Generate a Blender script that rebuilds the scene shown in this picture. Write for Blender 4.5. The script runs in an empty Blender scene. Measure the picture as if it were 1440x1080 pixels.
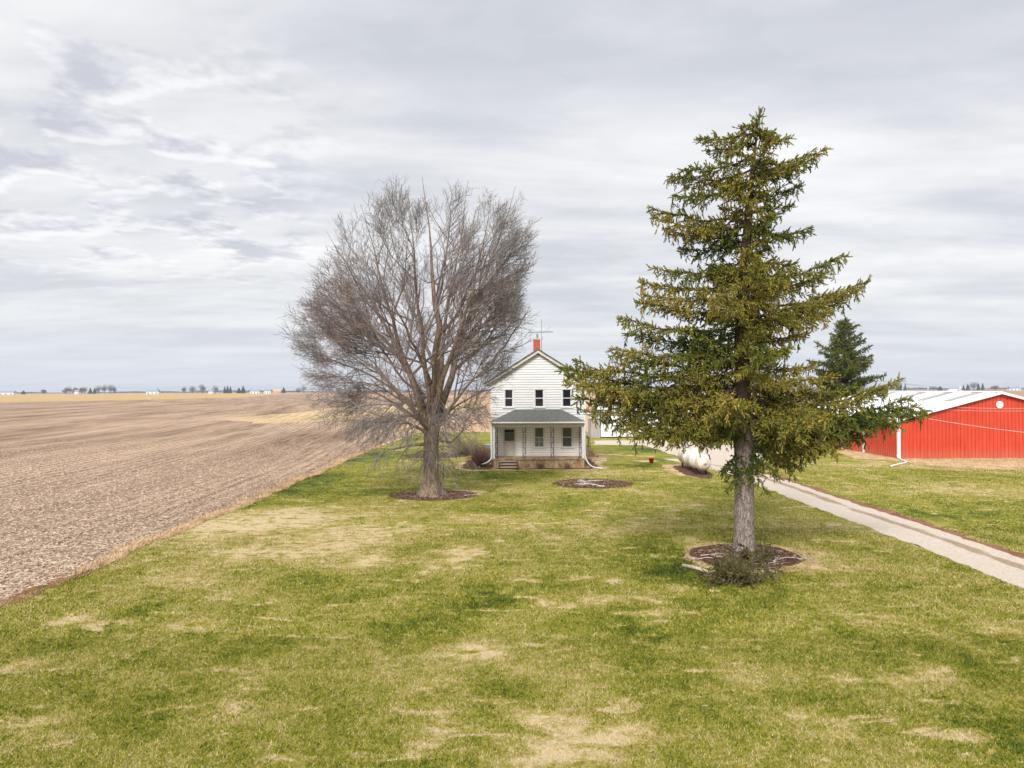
import bpy, math, random
import numpy as np
from mathutils import Vector, Matrix, noise as mnoise

random.seed(7); RNG = np.random.default_rng(7)
S = bpy.context.scene
COL = S.collection
R = math.radians

# ------------------------------------------------------------------ camera
H = 5.9
PITCH = math.atan(8/1000); ROLL = -math.atan(6/1440)
cam = bpy.data.cameras.new("camera"); camo = bpy.data.objects.new("camera", cam); COL.objects.link(camo)
cam.sensor_width = 36; cam.lens = 25.0; cam.clip_start = .1; cam.clip_end = 20000
CM = Matrix.Rotation(math.pi/2+PITCH, 3, 'X') @ Matrix.Rotation(ROLL, 3, 'Z')
camo.matrix_world = Matrix.Translation((0, 0, H)) @ CM.to_4x4()
S.camera = camo

def ray(px, py):
    return CM @ Vector(((px-720)/1000, (540-py)/1000, -1))
def G(px, py, z=0):                       # where the sight line meets height z
    d = ray(px, py); t = (z-H)/d.z
    return (d.x*t, d.y*t, z)
def Q(px, py, Y):                         # where it meets distance Y
    d = ray(px, py); t = Y/d.y
    return (d.x*t, Y, H+d.z*t)

# ------------------------------------------------------------------ object helpers
def tag(o, label=None, cat=None, group=None, kind=None):
    if label: o["label"] = label
    if cat: o["category"] = cat
    if group: o["group"] = group
    if kind: o["kind"] = kind
    return o
def empty(name, loc, label, cat, group=None):
    o = bpy.data.objects.new(name, None); COL.objects.link(o)
    o.empty_display_size = .3
    o.location = loc
    return tag(o, label, cat, group)
def link_mesh(name, me, parent=None):
    o = bpy.data.objects.new(name, me); COL.objects.link(o)
    if parent: o.parent = parent
    return o
def copy_tree(o, parent=None):
    c = o.copy(); COL.objects.link(c)
    if parent: c.parent = parent
    for ch in list(o.children): copy_tree(ch, c)
    return c
def np_mesh(name, V, F, mat, smooth=False):
    """V (n,3), F (m,k) arrays"""
    me = bpy.data.meshes.new(name)
    V = np.asarray(V, np.float32); F = np.asarray(F, np.int32); k = F.shape[1]
    me.vertices.add(len(V)); me.vertices.foreach_set("co", V.ravel())
    me.loops.add(F.size); me.loops.foreach_set("vertex_index", F.ravel())
    me.polygons.add(len(F)); me.polygons.foreach_set("loop_start", np.arange(0, F.size, k, dtype=np.int32))
    me.polygons.foreach_set("loop_total", np.full(len(F), k, np.int32))
    if smooth: me.polygons.foreach_set("use_smooth", np.ones(len(F), bool))
    me.update(calc_edges=True)
    if mat: me.materials.append(mat)
    return me
def set_attr(me, name, vals):
    a = me.attributes.new(name, 'FLOAT', 'POINT'); a.data.foreach_set("value", np.asarray(vals, np.float32))

class MB:
    def __init__(s): s.v = []; s.f = []
    def add(s, vs, fs):
        b = len(s.v); s.v += [tuple(v) for v in vs]; s.f += [tuple(i+b for i in f) for f in fs]; return s
    def box(s, x0, x1, y0, y1, z0, z1):
        return s.add([(x0,y0,z0),(x1,y0,z0),(x1,y1,z0),(x0,y1,z0),(x0,y0,z1),(x1,y0,z1),(x1,y1,z1),(x0,y1,z1)],
            [(0,3,2,1),(4,5,6,7),(0,1,5,4),(1,2,6,5),(2,3,7,6),(3,0,4,7)])
    def prism(s, poly, y0, y1):          # poly in xz, extruded in y
        n = len(poly)
        vs = [(x, y0, z) for x, z in poly]+[(x, y1, z) for x, z in poly]
        fs = [tuple(range(n)), tuple(range(2*n-1, n-1, -1))]+[(i, i+n, (i+1) % n+n, (i+1) % n) for i in range(n)]
        return s.add(vs, fs)
    def prismx(s, poly, x0, x1):         # poly in yz, extruded in x
        n = len(poly)
        vs = [(x0, y, z) for y, z in poly]+[(x1, y, z) for y, z in poly]
        fs = [tuple(range(n)), tuple(range(2*n-1, n-1, -1))]+[(i, i+n, (i+1) % n+n, (i+1) % n) for i in range(n)]
        return s.add(vs, fs)
    def tube(s, pts, r, n=8, cap=True):
        pts = [Vector(p) for p in pts]
        rs = r if isinstance(r, (list, tuple)) else [r]*len(pts)
        vs = []; fs = []
        ref = Vector((0, 0, 1)) if abs((pts[-1]-pts[0]).normalized().z) < .9 else Vector((1, 0, 0))
        for i, p in enumerate(pts):
            t = (pts[min(i+1, len(pts)-1)]-pts[max(i-1, 0)]).normalized()
            u = t.cross(ref).normalized(); w = t.cross(u)
            for k in range(n):
                a = 2*math.pi*k/n; vs.append(p+(u*math.cos(a)+w*math.sin(a))*rs[i])
        for i in range(len(pts)-1):
            for k in range(n):
                fs.append((i*n+k, i*n+(k+1) % n, (i+1)*n+(k+1) % n, (i+1)*n+k))
        if cap:
            fs.append(tuple(range(n-1, -1, -1))); fs.append(tuple((len(pts)-1)*n+k for k in range(n)))
        return s.add(vs, fs)
    def build(s, name, mat, parent=None, smooth=False, bevel=0):
        off = parent_loc(parent)
        me = bpy.data.meshes.new(name)
        me.from_pydata([(v[0]-off[0], v[1]-off[1], v[2]-off[2]) for v in s.v], [], s.f)
        me.materials.append(mat)
        if smooth:
            for p in me.polygons: p.use_smooth = True
        me.update()
        o = link_mesh(name, me, parent)
        if bevel:
            m = o.modifiers.new("bevel", 'BEVEL'); m.width = bevel; m.segments = 2; m.limit_method = 'ANGLE'
        return o
def parent_loc(p):
    t = [0, 0, 0]
    while p:
        t = [t[i]+p.location[i] for i in range(3)]; p = p.parent
    return t

def tubes_np(P, Rad, n):
    """P (N,k,3) polylines, Rad (N,k) -> verts, quads"""
    N, k, _ = P.shape
    T = np.empty_like(P); T[:, 1:-1] = P[:, 2:]-P[:, :-2]; T[:, 0] = P[:, 1]-P[:, 0]; T[:, -1] = P[:, -1]-P[:, -2]
    T /= np.linalg.norm(T, axis=2, keepdims=True)+1e-9
    ov = P[:, -1]-P[:, 0]; ov /= np.linalg.norm(ov, axis=1, keepdims=True)+1e-9
    ref = np.where(np.abs(ov[:, 2:3]) < .85, np.array([[0, 0, 1.]]), np.array([[1., 0, 0]]))[:, None, :]
    U = np.cross(T, np.broadcast_to(ref, T.shape)); U /= np.linalg.norm(U, axis=2, keepdims=True)+1e-9
    W = np.cross(T, U)
    a = np.arange(n)*2*np.pi/n
    ring = U[:, :, None, :]*np.cos(a)[None, None, :, None]+W[:, :, None, :]*np.sin(a)[None, None, :, None]
    V = P[:, :, None, :]+ring*Rad[:, :, None, None]
    V = V.reshape(-1, 3)
    i = np.arange(k-1)[:, None]; j = np.arange(n)[None, :]
    q = np.stack([i*n+j, i*n+(j+1) % n, (i+1)*n+(j+1) % n, (i+1)*n+j], -1).reshape(-1, 4)
    F = (q[None]+(np.arange(N)*k*n)[:, None, None]).reshape(-1, 4)
    return V, F
def join_np(parts):
    Vs = []; Fs = []; b = 0
    for V, F in parts:
        Vs.append(V); Fs.append(F+b); b += len(V)
    return np.concatenate(Vs), np.concatenate(Fs)

# ------------------------------------------------------------------ material helpers
def srgb(r, g, b): return tuple(((c/255) ** 2.2) for c in (r, g, b))+(1,)
class NT:
    def __init__(s, tree): s.t = tree; s.nodes = tree.nodes; s.x = 0
    def new(s, typ, **kw):
        n = s.nodes.new(typ)
        for k, v in kw.items(): setattr(n, k, v)
        return n
    def put(s, sock, v):
        if isinstance(v, bpy.types.NodeSocket): s.t.links.new(v, sock)
        elif v is not None:
            if sock.type == 'RGBA' and isinstance(v, (tuple, list)) and len(v) == 3: v = tuple(v)+(1,)
            sock.default_value = v
    def math(s, op, a, b=None, c=None, clamp=False):
        n = s.new('ShaderNodeMath', operation=op); n.use_clamp = clamp
        s.put(n.inputs[0], a); s.put(n.inputs[1], b)
        if c is not None: s.put(n.inputs[2], c)
        return n.outputs[0]
    def noise(s, vec, scale, detail=4, rough=.55, dist=0):
        n = s.new('ShaderNodeTexNoise'); s.put(n.inputs['Vector'], vec); n.inputs['Scale'].default_value = scale
        n.inputs['Detail'].default_value = detail; n.inputs['Roughness'].default_value = rough; n.inputs['Distortion'].default_value = dist
        return n.outputs['Fac']
    def mapr(s, v, a, b, c=0, d=1, smooth=False):
        n = s.new('ShaderNodeMapRange'); n.clamp = True
        if smooth: n.interpolation_type = 'SMOOTHSTEP'
        s.put(n.inputs[0], v); n.inputs[1].default_value = a; n.inputs[2].default_value = b
        n.inputs[3].default_value = c; n.inputs[4].default_value = d
        return n.outputs[0]
    def mix(s, f, a, b, mode='MIX'):
        n = s.new('ShaderNodeMix', data_type='RGBA', blend_type=mode)
        s.put(n.inputs[0], f); s.put(n.inputs[6], a); s.put(n.inputs[7], b)
        return n.outputs[2]
    def mapping(s, vec, scale=(1, 1, 1), rot=(0, 0, 0), loc=(0, 0, 0)):
        n = s.new('ShaderNodeMapping'); s.put(n.inputs[0], vec)
        n.inputs['Scale'].default_value = scale; n.inputs['Rotation'].default_value = rot; n.inputs['Location'].default_value = loc
        return n.outputs[0]
    def ramp(s, f, stops):
        n = s.new('ShaderNodeValToRGB'); s.put(n.inputs[0], f); e = n.color_ramp.elements
        while len(e) < len(stops): e.new(.5)
        for el, (p, c) in zip(e, stops): el.position = p; el.color = tuple(c)[:3]+(1,)
        return n.outputs[0]
    def pos(s): return s.new('ShaderNodeNewGeometry').outputs['Position']
    def obj(s): return s.new('ShaderNodeTexCoord').outputs['Object']
    def attr(s, name): return s.new('ShaderNodeAttribute', attribute_name=name).outputs['Fac']
    def sep(s, v):
        n = s.new('ShaderNodeSeparateXYZ'); s.put(n.inputs[0], v); return n.outputs
    def comb(s, x, y, z):
        n = s.new('ShaderNodeCombineXYZ'); s.put(n.inputs[0], x); s.put(n.inputs[1], y); s.put(n.inputs[2], z); return n.outputs[0]
    def bump(s, h, strength=.5, dist=.02):
        n = s.new('ShaderNodeBump'); s.put(n.inputs['Height'], h); n.inputs['Strength'].default_value = strength
        n.inputs['Distance'].default_value = dist; return n.outputs[0]
def newmat(name):
    m = bpy.data.materials.new(name); m.use_nodes = True
    nt = NT(m.node_tree); b = m.node_tree.nodes['Principled BSDF']
    return m, nt, b
def plain(name, c, c2=None, rough=.6, metal=0, scale=3, bumpk=0, bscale=30, spec=.3, mapscale=(1, 1, 1)):
    """colour broken up by noise between c and c2, optional bump"""
    m, nt, b = newmat(name)
    v = nt.mapping(nt.obj(), mapscale)
    if c2:
        f = nt.mapr(nt.noise(v, scale, 6, .65), .3, .7)
        nt.put(b.inputs['Base Color'], nt.mix(f, c, c2))
    else: b.inputs['Base Color'].default_value = tuple(c)[:3]+(1,)
    b.inputs['Roughness'].default_value = rough; b.inputs['Metallic'].default_value = metal
    b.inputs['Specular IOR Level'].default_value = spec
    if bumpk: nt.put(b.inputs['Normal'], nt.bump(nt.noise(v, bscale, 5, .7), bumpk, .03))
    return m
M = {}

# ------------------------------------------------------------------ world and sun
SUN_AZ = R(180+18)     # direction the light comes FROM, measured from +y clockwise (behind the camera, to its left)
SUN_EL = R(39)
w = bpy.data.worlds.new("World"); S.world = w; w.use_nodes = True
nt = NT(w.node_tree); bg = w.node_tree.nodes['Background']
sky = nt.new('ShaderNodeTexSky', sky_type='NISHITA'); sky.sun_disc = False
sky.sun_elevation = SUN_EL; sky.sun_rotation = SUN_AZ; sky.air_density = 1.2; sky.dust_density = 3
tc = nt.new('ShaderNodeTexCoord').outputs['Generated']
x, y, z = nt.sep(tc)
zc = nt.math('MAXIMUM', z, 0)
den = nt.math('ADD', zc, .10)
u = nt.math('DIVIDE', x, den); v = nt.math('DIVIDE', y, den)
uv = nt.comb(u, v, 0)
uvs = nt.mapping(uv, (.75, 1.6, 1), (0, 0, R(12)), (3.1, 1.7, 0))
bands = nt.mapr(nt.noise(uvs, .85, 7, .56, .35), .35, .68, 0, 1, True)
bright = nt.mapr(nt.noise(nt.mapping(uv, (.5, .9, 1), (0, 0, R(-8)), (9, 4, 0)), 1.5, 5, .5, .2), .42, .72, 0, 1, True)
# small broken clumps, mostly on the left side of the sky
lx = nt.mapr(nt.math('DIVIDE', x, nt.math('MAXIMUM', y, .05)), -.16, -.38, 0, 1, True)
lz = nt.math('MULTIPLY', nt.mapr(z, .10, .19, 0, 1, True), nt.mapr(z, .46, .36, 0, 1, True))
cl_n = nt.noise(nt.mapping(uv, (1.5, 1.6, 1), (0, 0, R(4)), (1.2, 5.1, 0)), 2.4, 5, .55, .1)
cl_lo = nt.noise(nt.mapping(uv, (.6, 1.1, 1), (0, 0, 0), (2.2, 8.1, 0)), 1.1, 2, .5)
thr = nt.math('ADD', cl_n, nt.math('MULTIPLY', nt.math('SUBTRACT', cl_lo, .5), .45))
mleft = nt.math('MAXIMUM', nt.math('MULTIPLY', lx, lz), .12)
clump = nt.math('MULTIPLY', nt.mapr(thr, .47, .66, 0, 1, True), mleft)
edge = nt.math('MULTIPLY', nt.mapr(nt.noise(nt.mapping(uv, (1.5, 1.6, 1), (0, 0, R(4)), (1.2, 5.03, 0)), 2.4, 5, .55, .1), .47, .56, 0, 1, True), mleft)
base = nt.mix(bands, (.52, .535, .58, 1), (.75, .748, .755, 1))
base = nt.mix(nt.math('MULTIPLY', bright, .5), base, (.91, .905, .905, 1))
base = nt.mix(nt.math('MULTIPLY', edge, .42), base, (.93, .925, .925, 1))
base = nt.mix(nt.math('MULTIPLY', clump, .9), base, (.48, .492, .545, 1))
hz = nt.mapr(z, 0, .16, 1, 0, True)
base = nt.mix(nt.math('MULTIPLY', hz, .8), base, (.60, .64, .71, 1))
# overcast sky brightens towards the zenith
zen = nt.math('ADD', 1, nt.math('MULTIPLY', nt.mapr(z, .45, .95, 0, 1, True), .9))
cloud = nt.new('ShaderNodeVectorMath', operation='SCALE'); nt.put(cloud.inputs[0], base)
nt.put(cloud.inputs['Scale'], nt.math('MULTIPLY', zen, 6.35))          # same units as the physical sky below
mixc = nt.mix(.95, sky.outputs[0], cloud.outputs[0])
nt.put(bg.inputs['Color'], mixc); bg.inputs['Strength'].default_value = .09

sl = bpy.data.lights.new("sun", 'SUN'); sl.energy = 2.0; sl.angle = R(20); sl.color = (1, .96, .90)
so = bpy.data.objects.new("sun", sl); COL.objects.link(so)
dfrom = Vector((math.sin(SUN_AZ)*math.cos(SUN_EL), math.cos(SUN_AZ)*math.cos(SUN_EL), math.sin(SUN_EL)))
so.rotation_euler = dfrom.to_track_quat('Z', 'Y').to_euler()
S.view_settings.view_transform = 'Standard'; S.view_settings.look = 'None'
S.view_settings.exposure = 1.12; S.view_settings.gamma = 1

# ------------------------------------------------------------------ ground materials
GREEN, DGREEN, STRAW = (.086, .128, .004), (.018, .036, .002), (.54, .43, .25)
YEL = (.235, .225, .016)
def lawn_nodes(nt, p, att, extra=0.):
    """dry / green pattern of the turf, from the world position and the modelled dry and shaded patches"""
    big = nt.noise(p, .11, 4, .55, .3)
    mid = nt.noise(nt.mapping(p, (1, .75, 1)), .55, 5, .62, .6)
    small = nt.noise(p, 2.6, 4, .7)
    fineN = nt.noise(nt.mapping(p, (1, 1.3, 1)), 10, 4, .75)
    d = nt.math('ADD', nt.math('MULTIPLY', big, .55), nt.math('MULTIPLY', mid, .95))
    d = nt.math('ADD', d, nt.math('MULTIPLY', small, .80))
    d = nt.math('ADD', d, nt.math('MULTIPLY', fineN, .85))
    spots = nt.mapr(nt.noise(nt.mapping(p, (.7, 1.5, 1), loc=(40, 3, 0)), .85, 5, .7, .6), .57, .68, 0, .62)
    d = nt.math('ADD', d, spots)
    tex = nt.mapr(nt.noise(nt.mapping(p, (.8, 1.3, 1)), 1.7, 6, .72, .5), .38, .60, .0, 1.7)
    pos_ = nt.math('MULTIPLY', nt.math('MAXIMUM', att, 0), tex)
    d = nt.math('ADD', d, nt.math('ADD', pos_, nt.math('MINIMUM', att, 0)))
    col = nt.ramp(nt.mapr(nt.math('ADD', d, extra), 1.10, 2.03), [(.0, DGREEN), (.24, GREEN), (.50, YEL), (.74, (.36, .30, .10)), (.9, (.46, .37, .19)), (1, STRAW)])
    return col
def make_lawn_mat(name, blades):
    m, nt, b = newmat(name)
    p = nt.pos(); att = nt.attr("dry")
    extra = nt.math('MULTIPLY', nt.math('SUBTRACT', nt.attr("rnd"), .5), .85) if blades else 0.
    x, y, z = nt.sep(p)
    col = lawn_nodes(nt, nt.comb(x, y, 0), att, extra)
    if not blades:
        f = nt.noise(p, 45, 2, .7)
        col = nt.mix(nt.mapr(f, .35, .6), nt.mix(.35, col, (.16, .11, .06, 1)), col)
        nt.put(b.inputs['Normal'], nt.bump(nt.noise(p, 14, 6, .75), .8, .05))
    nt.put(b.inputs['Base Color'], col)
    b.inputs['Roughness'].default_value = .85; b.inputs['Specular IOR Level'].default_value = .12
    return m
M['lawn'] = make_lawn_mat('lawn_turf', False); M['grass'] = make_lawn_mat('grass_blade', True)

def field_mat(name, light, dark, rowamt=.35, period=.76, seed=0., band=.5, head=True, fine=9):
    m, nt, b = newmat(name)
    p = nt.pos(); x, y, z = nt.sep(p)
    warp = nt.noise(nt.mapping(p, (1, .6, 1), loc=(seed, 0, 0)), .022, 2, .5)
    # rows run away from the camera and bend gently to the left with distance
    curve = nt.math('MULTIPLY', nt.math('POWER', nt.math('MAXIMUM', nt.math('SUBTRACT', y, 25), 0), 1.55), .0075)
    xr = nt.math('ADD', nt.math('ADD', x, curve), nt.math('MULTIPLY', warp, 6))
    row = nt.math('SINE', nt.math('MULTIPLY', xr, 2*math.pi/period))
    wob = nt.noise(nt.comb(nt.math('MULTIPLY', xr, .28), nt.math('MULTIPLY', y, .014), seed), 1.0, 3, .6)
    wob2 = nt.noise(nt.comb(nt.math('MULTIPLY', xr, .09), nt.math('MULTIPLY', y, .01), seed+4), 1.0, 4, .65)
    f1 = nt.noise(nt.mapping(p, (1, .7, 1)), fine, 5, .75)
    f2 = nt.noise(nt.mapping(p, (1, .45, 1)), 1.3, 5, .7)
    f3 = nt.noise(p, .05, 3, .5)
    strip = nt.noise(nt.comb(nt.math('MULTIPLY', xr, 2.6), nt.math('MULTIPLY', y, .12), seed), 1.0, 4, .6)
    d = nt.math('ADD', nt.math('MULTIPLY', nt.math('SUBTRACT', f1, .5), 1.3), nt.math('MULTIPLY', nt.math('SUBTRACT', f2, .5), .8))
    d = nt.math('ADD', d, nt.math('MULTIPLY', row, nt.math('MULTIPLY', nt.mapr(wob2, .4, .65), rowamt)))
    d = nt.math('ADD', d, nt.math('MULTIPLY', nt.math('SUBTRACT', wob, .5), band*2.2))
    d = nt.math('ADD', d, nt.math('MULTIPLY', nt.math('SUBTRACT', wob2, .5), band*2))
    d = nt.math('ADD', d, nt.math('MULTIPLY', nt.math('SUBTRACT', strip, .5), 1.7))
    d = nt.math('ADD', d, nt.math('MULTIPLY', nt.math('SUBTRACT', f3, .5), .7))
    d = nt.math('ADD', d, .56)
    col = nt.ramp(nt.mapr(d, -.1, 1.15), [(0, dark), (.5, tuple((a+b_)/2 for a, b_ in zip(light, dark))), (1, light)])
    nt.put(b.inputs['Base Color'], col)
    hh = nt.math('ADD', nt.math('MULTIPLY', row, .35), nt.math('MULTIPLY', f1, 1.2))
    nt.put(b.inputs['Normal'], nt.bump(hh, .55, .10))
    b.inputs['Roughness'].default_value = .95; b.inputs['Specular IOR Level'].default_value = .05
    return m
M['tilled'] = field_mat('tilled_soil', (.48, .345, .245), (.085, .05, .03), .5, .9, 0., .6)
M['peach'] = field_mat('stubble_pale', (.60, .41, .26), (.31, .19, .11), .3, 1.5, 7., .3)
M['brown'] = field_mat('soil_brown', (.40, .27, .18), (.25, .16, .105), .2, 3, 3., .3, fine=.8)
M['gold'] = field_mat('stubble_golden', (.50, .36, .17), (.32, .21, .09), .3, 2.2, 5., .3, fine=2.)

def ground_mat(name, stops, scale=2.5, fine=18, bumpk=.6, dist=.04, stretch=(1, 1, 1)):
    m, nt, b = newmat(name); p = nt.pos()
    f = nt.math('ADD', nt.math('MULTIPLY', nt.noise(nt.mapping(p, stretch), scale, 6, .65, .4), .6), nt.math('MULTIPLY', nt.noise(p, fine, 4, .75), .4))
    nt.put(b.inputs['Base Color'], nt.ramp(nt.mapr(f, .32, .68), stops))
    nt.put(b.inputs['Normal'], nt.bump(nt.noise(p, fine, 6, .8), bumpk, dist))
    b.inputs['Roughness'].default_value = .95; b.inputs['Specular IOR Level'].default_value = .08
    return m
M['mulch'] = ground_mat('bark_mulch', [(0, (.045, .022, .014)), (.45, (.12, .062, .04)), (.8, (.19, .11, .07)), (1, (.34, .24, .17))], 3, 16, 1, .08)
M['straw'] = ground_mat('dead_straw', [(0, (.16, .085, .045)), (.35, (.36, .24, .13)), (.7, (.60, .44, .26)), (1, (.74, .60, .40))], 1.4, 14, .8, .05, (1, 1, 1))
M['duff'] = ground_mat('dry_leaf_litter', [(0, (.09, .04, .022)), (.5, (.22, .11, .06)), (1, (.36, .22, .13))], 1.2, 14, .8, .05)

# driveway: two pale wheel tracks with a darker crown between them
m, nt, b = newmat('gravel_track'); p = nt.pos(); tr = nt.attr("track")
f = nt.noise(p, 11, 6, .8); g = nt.noise(nt.mapping(p, (1, .22, 1)), 1.5, 5, .6)
pale = nt.mix(nt.mapr(f, .3, .7), (.33, .27, .215, 1), (.60, .515, .425, 1))
dark = nt.mix(nt.mapr(f, .3, .7), (.15, .10, .055, 1), (.38, .29, .19, 1))
k = nt.math('ADD', tr, nt.math('MULTIPLY', nt.math('SUBTRACT', g, .5), 2.2))
nt.put(b.inputs['Base Color'], nt.mix(nt.mapr(k, .55, .95, 0, 1, True), pale, dark))
nt.put(b.inputs['Normal'], nt.bump(f, .5, .03)); b.inputs['Roughness'].default_value = .95
M['gravel'] = m

M['palegold'] = field_mat('stubble_pale_gold', (.56, .42, .24), (.26, .18, .10), .3, 2.2, 9., .6, fine=3.)
# ------------------------------------------------------------------ ground sheets
def sheet(name, poly, z, mat, res=None, kind='structure', jitter=0, jscale=1.0, attrs=None):
    """flat polygon; with jitter its outline is broken up"""
    pts = []
    n = len(poly)
    for i in range(n):
        a = Vector(poly[i]); c = Vector(poly[(i+1) % n]); L = (c-a).length
        k = max(1, int(L/res)) if res else 1
        for j in range(k): pts.append(a.lerp(c, j/k))
    if jitter:
        out = []
        for q in pts:
            a = mnoise.noise(Vector((q.x*jscale, q.y*jscale, z*99+3))); c = mnoise.noise(Vector((q.x*jscale+31, q.y*jscale, z*99+8)))
            e = mnoise.noise(Vector((q.x*jscale*4, q.y*jscale*4, 5.)))
            out.append(Vector((q.x+(a+.5*e)*jitter, q.y+(c+.5*e)*jitter)))
        pts = out
    me = bpy.data.meshes.new(name)
    me.from_pydata([(q.x, q.y, z) for q in pts], [], [tuple(range(len(pts)))])
    me.materials.append(mat)
    o = link_mesh(name, me); tag(o, kind=kind); return o
def g2(px, py): a = G(px, py); return (a[0], a[1])

N = 96; GR = 5200
sheet('ground', [(GR*math.cos(2*math.pi*i/N), GR*math.sin(2*math.pi*i/N)) for i in range(N)], 0, M['brown'])
XE = -13.9          # where the lawn meets the field on the left
# tilled field on the left, reaching round behind the house
sheet('tilled_field', [(XE+1.5, -30), (XE+1.5, 78), (-6, 99), (40, 99), (60, 180), (10, 420), (-120, 640), (-420, 1250), (-330, 900), (-255, 520), (-300, 385), (-700, 375), (-700, -30)], .006, M['tilled'], 40, jitter=1.5, jscale=.05)
sheet('stubble_field', [(-1400, 372), (-290, 383), (-246, 512), (-240, 640), (-310, 900), (-380, 1180), (-400, 1700), (-2500, 2300), (-2500, 372)], .012, M['gold'], 40, jitter=4, jscale=.01)
sheet('stubble_field', [(-62, 150), (-46, 128), (-30, 140), (-16, 190), (-5, 260), (-8, 420), (-30, 330), (-60, 240), (-58, 190)], .012, M['palegold'], 6, jitter=3, jscale=.15)
sheet('stubble_field', [(-16, 99.5), (-12, 99.2), (60, 99.2), (90, 250), (60, 800), (-80, 800), (-14, 300), (-9, 190), (-20, 140)], .018, M['peach'], 5, jitter=1.2, jscale=.2)

# dry patches of the lawn, as seen; negatives are greener turf and painted tree shadows: (px, py, half width px, half height px, strength)
DRY_SHADE = [(300,745,70,22,.40),(420,730,80,16,.50),(470,765,75,24,.40),(560,745,40,10,.35),(650,780,36,13,.50),(520,790,36,9,.40),
 (350,780,60,12,.32),(250,820,60,10,.22),(100,875,34,7,.42),(270,880,40,9,.45),(385,862,25,14,.15),(25,938,22,8,.45),(50,1020,50,22,.32),
 (675,917,34,10,.55),(640,925,60,14,.2),(735,945,30,10,.28),(850,845,30,9,.48),(790,855,22,5,.48),(915,866,22,7,.5),(960,832,25,8,.42),
 (600,965,18,7,.4),(755,1010,45,16,.42),(800,1060,75,28,.48),(870,1030,60,18,.32),(930,915,30,7,.25),(1130,1010,45,14,.36),(1180,1035,22,10,.36),
 (1410,885,24,9,.5),(1330,950,60,16,.28),(1240,960,60,14,.30),(1050,950,40,10,.25),(1230,870,40,9,.2),(1150,800,30,8,.3),(1150,780,16,10,.35),(968,760,18,6,.38),
 (700,730,60,10,.14),(800,740,70,12,.18),(880,745,80,14,.14),(1260,655,90,6,.25),(1350,690,90,8,.2),(1280,735,90,12,.12),(1400,665,40,4,.1),
 (930,720,60,12,.18),(770,690,60,6,.12),(850,668,60,5,.18),(890,690,40,6,.14),(590,720,40,6,.15),(200,960,70,20,.12),(350,1000,80,20,.16),(120,800,40,8,-.1),
 (460,650,40,6,-.34),(440,672,60,8,-.42),(400,690,50,8,-.4),(520,640,60,8,-.3),(600,618,70,5,-.2),(330,715,40,5,-.3),(540,690,40,6,-.2),
 (930,780,50,30,-.32),(1000,850,50,18,-.26),(950,810,40,14,-.32),(690,850,80,14,-.24),(590,880,70,14,-.24),(900,900,70,16,-.22),(1290,905,60,12,-.15),
 (1390,800,60,8,-.15),(1380,950,50,25,-.2),(700,668,60,4,-.25),(900,655,40,4,-.35),(920,632,60,5,-.35),(700,718,70,5,-.2),(170,870,40,14,-.15),(220,930,60,10,-.18),
 (60,910,60,10,-.15),(800,905,40,10,-.12),(1350,725,60,6,-.16),(1260,830,50,14,-.15),(1100,740,40,10,-.05),(960,1000,50,22,-.12),(1420,1030,50,30,-.2)]
_D = []
for px, py, a, bb, st in DRY_SHADE:
    c = G(px, py); e = G(px+a, py); f0 = G(px, py-bb); f1 = G(px, min(py+bb, 1300))
    _D.append((c[0], c[1], abs(e[0]-c[0])+.01, abs(f0[1]-f1[1])/2, st))
def dry_shade(X, Y):
    d = np.zeros_like(X)
    for cx, cy, a, bb, st in _D:
        d += (st if st > 0 else st*.85)*np.exp(-(((X-cx)/a)**2+((Y-cy)/bb)**2)*.9)
    return d-.02

def smooth_edge(y):    # left lawn edge, a little ragged
    return XE+.75*mnoise.noise(Vector((y*.09, 3.3, 0)))+.35*mnoise.noise(Vector((y*.5, 7.7, 0)))+.15*mnoise.noise(Vector((y*2.1, 1.7, 0)))+max(0, y-78)*.02
ys = np.concatenate([np.arange(-6, 40, .4), np.arange(40, 99, 1.0)])
us = np.linspace(0, 1, 150)**1.0
V = []
XR = 75.0
for yy in ys:
    x0 = smooth_edge(yy)
    for uu in us: V.append((x0+(XR-x0)*uu, yy, .024))
V = np.array(V); nu = len(us)
i = np.arange(len(ys)-1)[:, None]; j = np.arange(nu-1)[None]
F = np.stack([i*nu+j, i*nu+j+1, (i+1)*nu+j+1, (i+1)*nu+j], -1).reshape(-1, 4)
me = np_mesh('lawn', V, F, M['lawn']); set_attr(me, 'dry', dry_shade(V[:, 0], V[:, 1]))
tag(link_mesh('lawn', me), kind='structure')

# strip of dead grass and leaf litter between lawn and field
def strip(name, f0, f1, y0, y1, z, mat, step=.5):
    V = []; ysx = np.arange(y0, y1, step)
    for yy in ysx: V += [(f0(yy), yy, z), (f1(yy), yy, z)]
    n = len(ysx); F = [(2*k, 2*k+1, 2*k+3, 2*k+2) for k in range(n-1)]
    return tag(link_mesh(name, np_mesh(name, V, F, mat)), kind='structure')
nz = lambda y, s, o: mnoise.noise(Vector((y*s, o, .5)))
strip('dead_grass_verge', lambda y: smooth_edge(y)-.45-.5*nz(y, .3, 9)-.25*nz(y, 1.7, 4), lambda y: smooth_edge(y)+.12, 2, 98, .030, M['straw'])
strip('leaf_litter', lambda y: smooth_edge(y)-.8+.5*nz(y, .4, 2), lambda y: smooth_edge(y)+.35+.3*nz(y, .9, 8), 12, 23.4, .036, M['duff'], .2)

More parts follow.
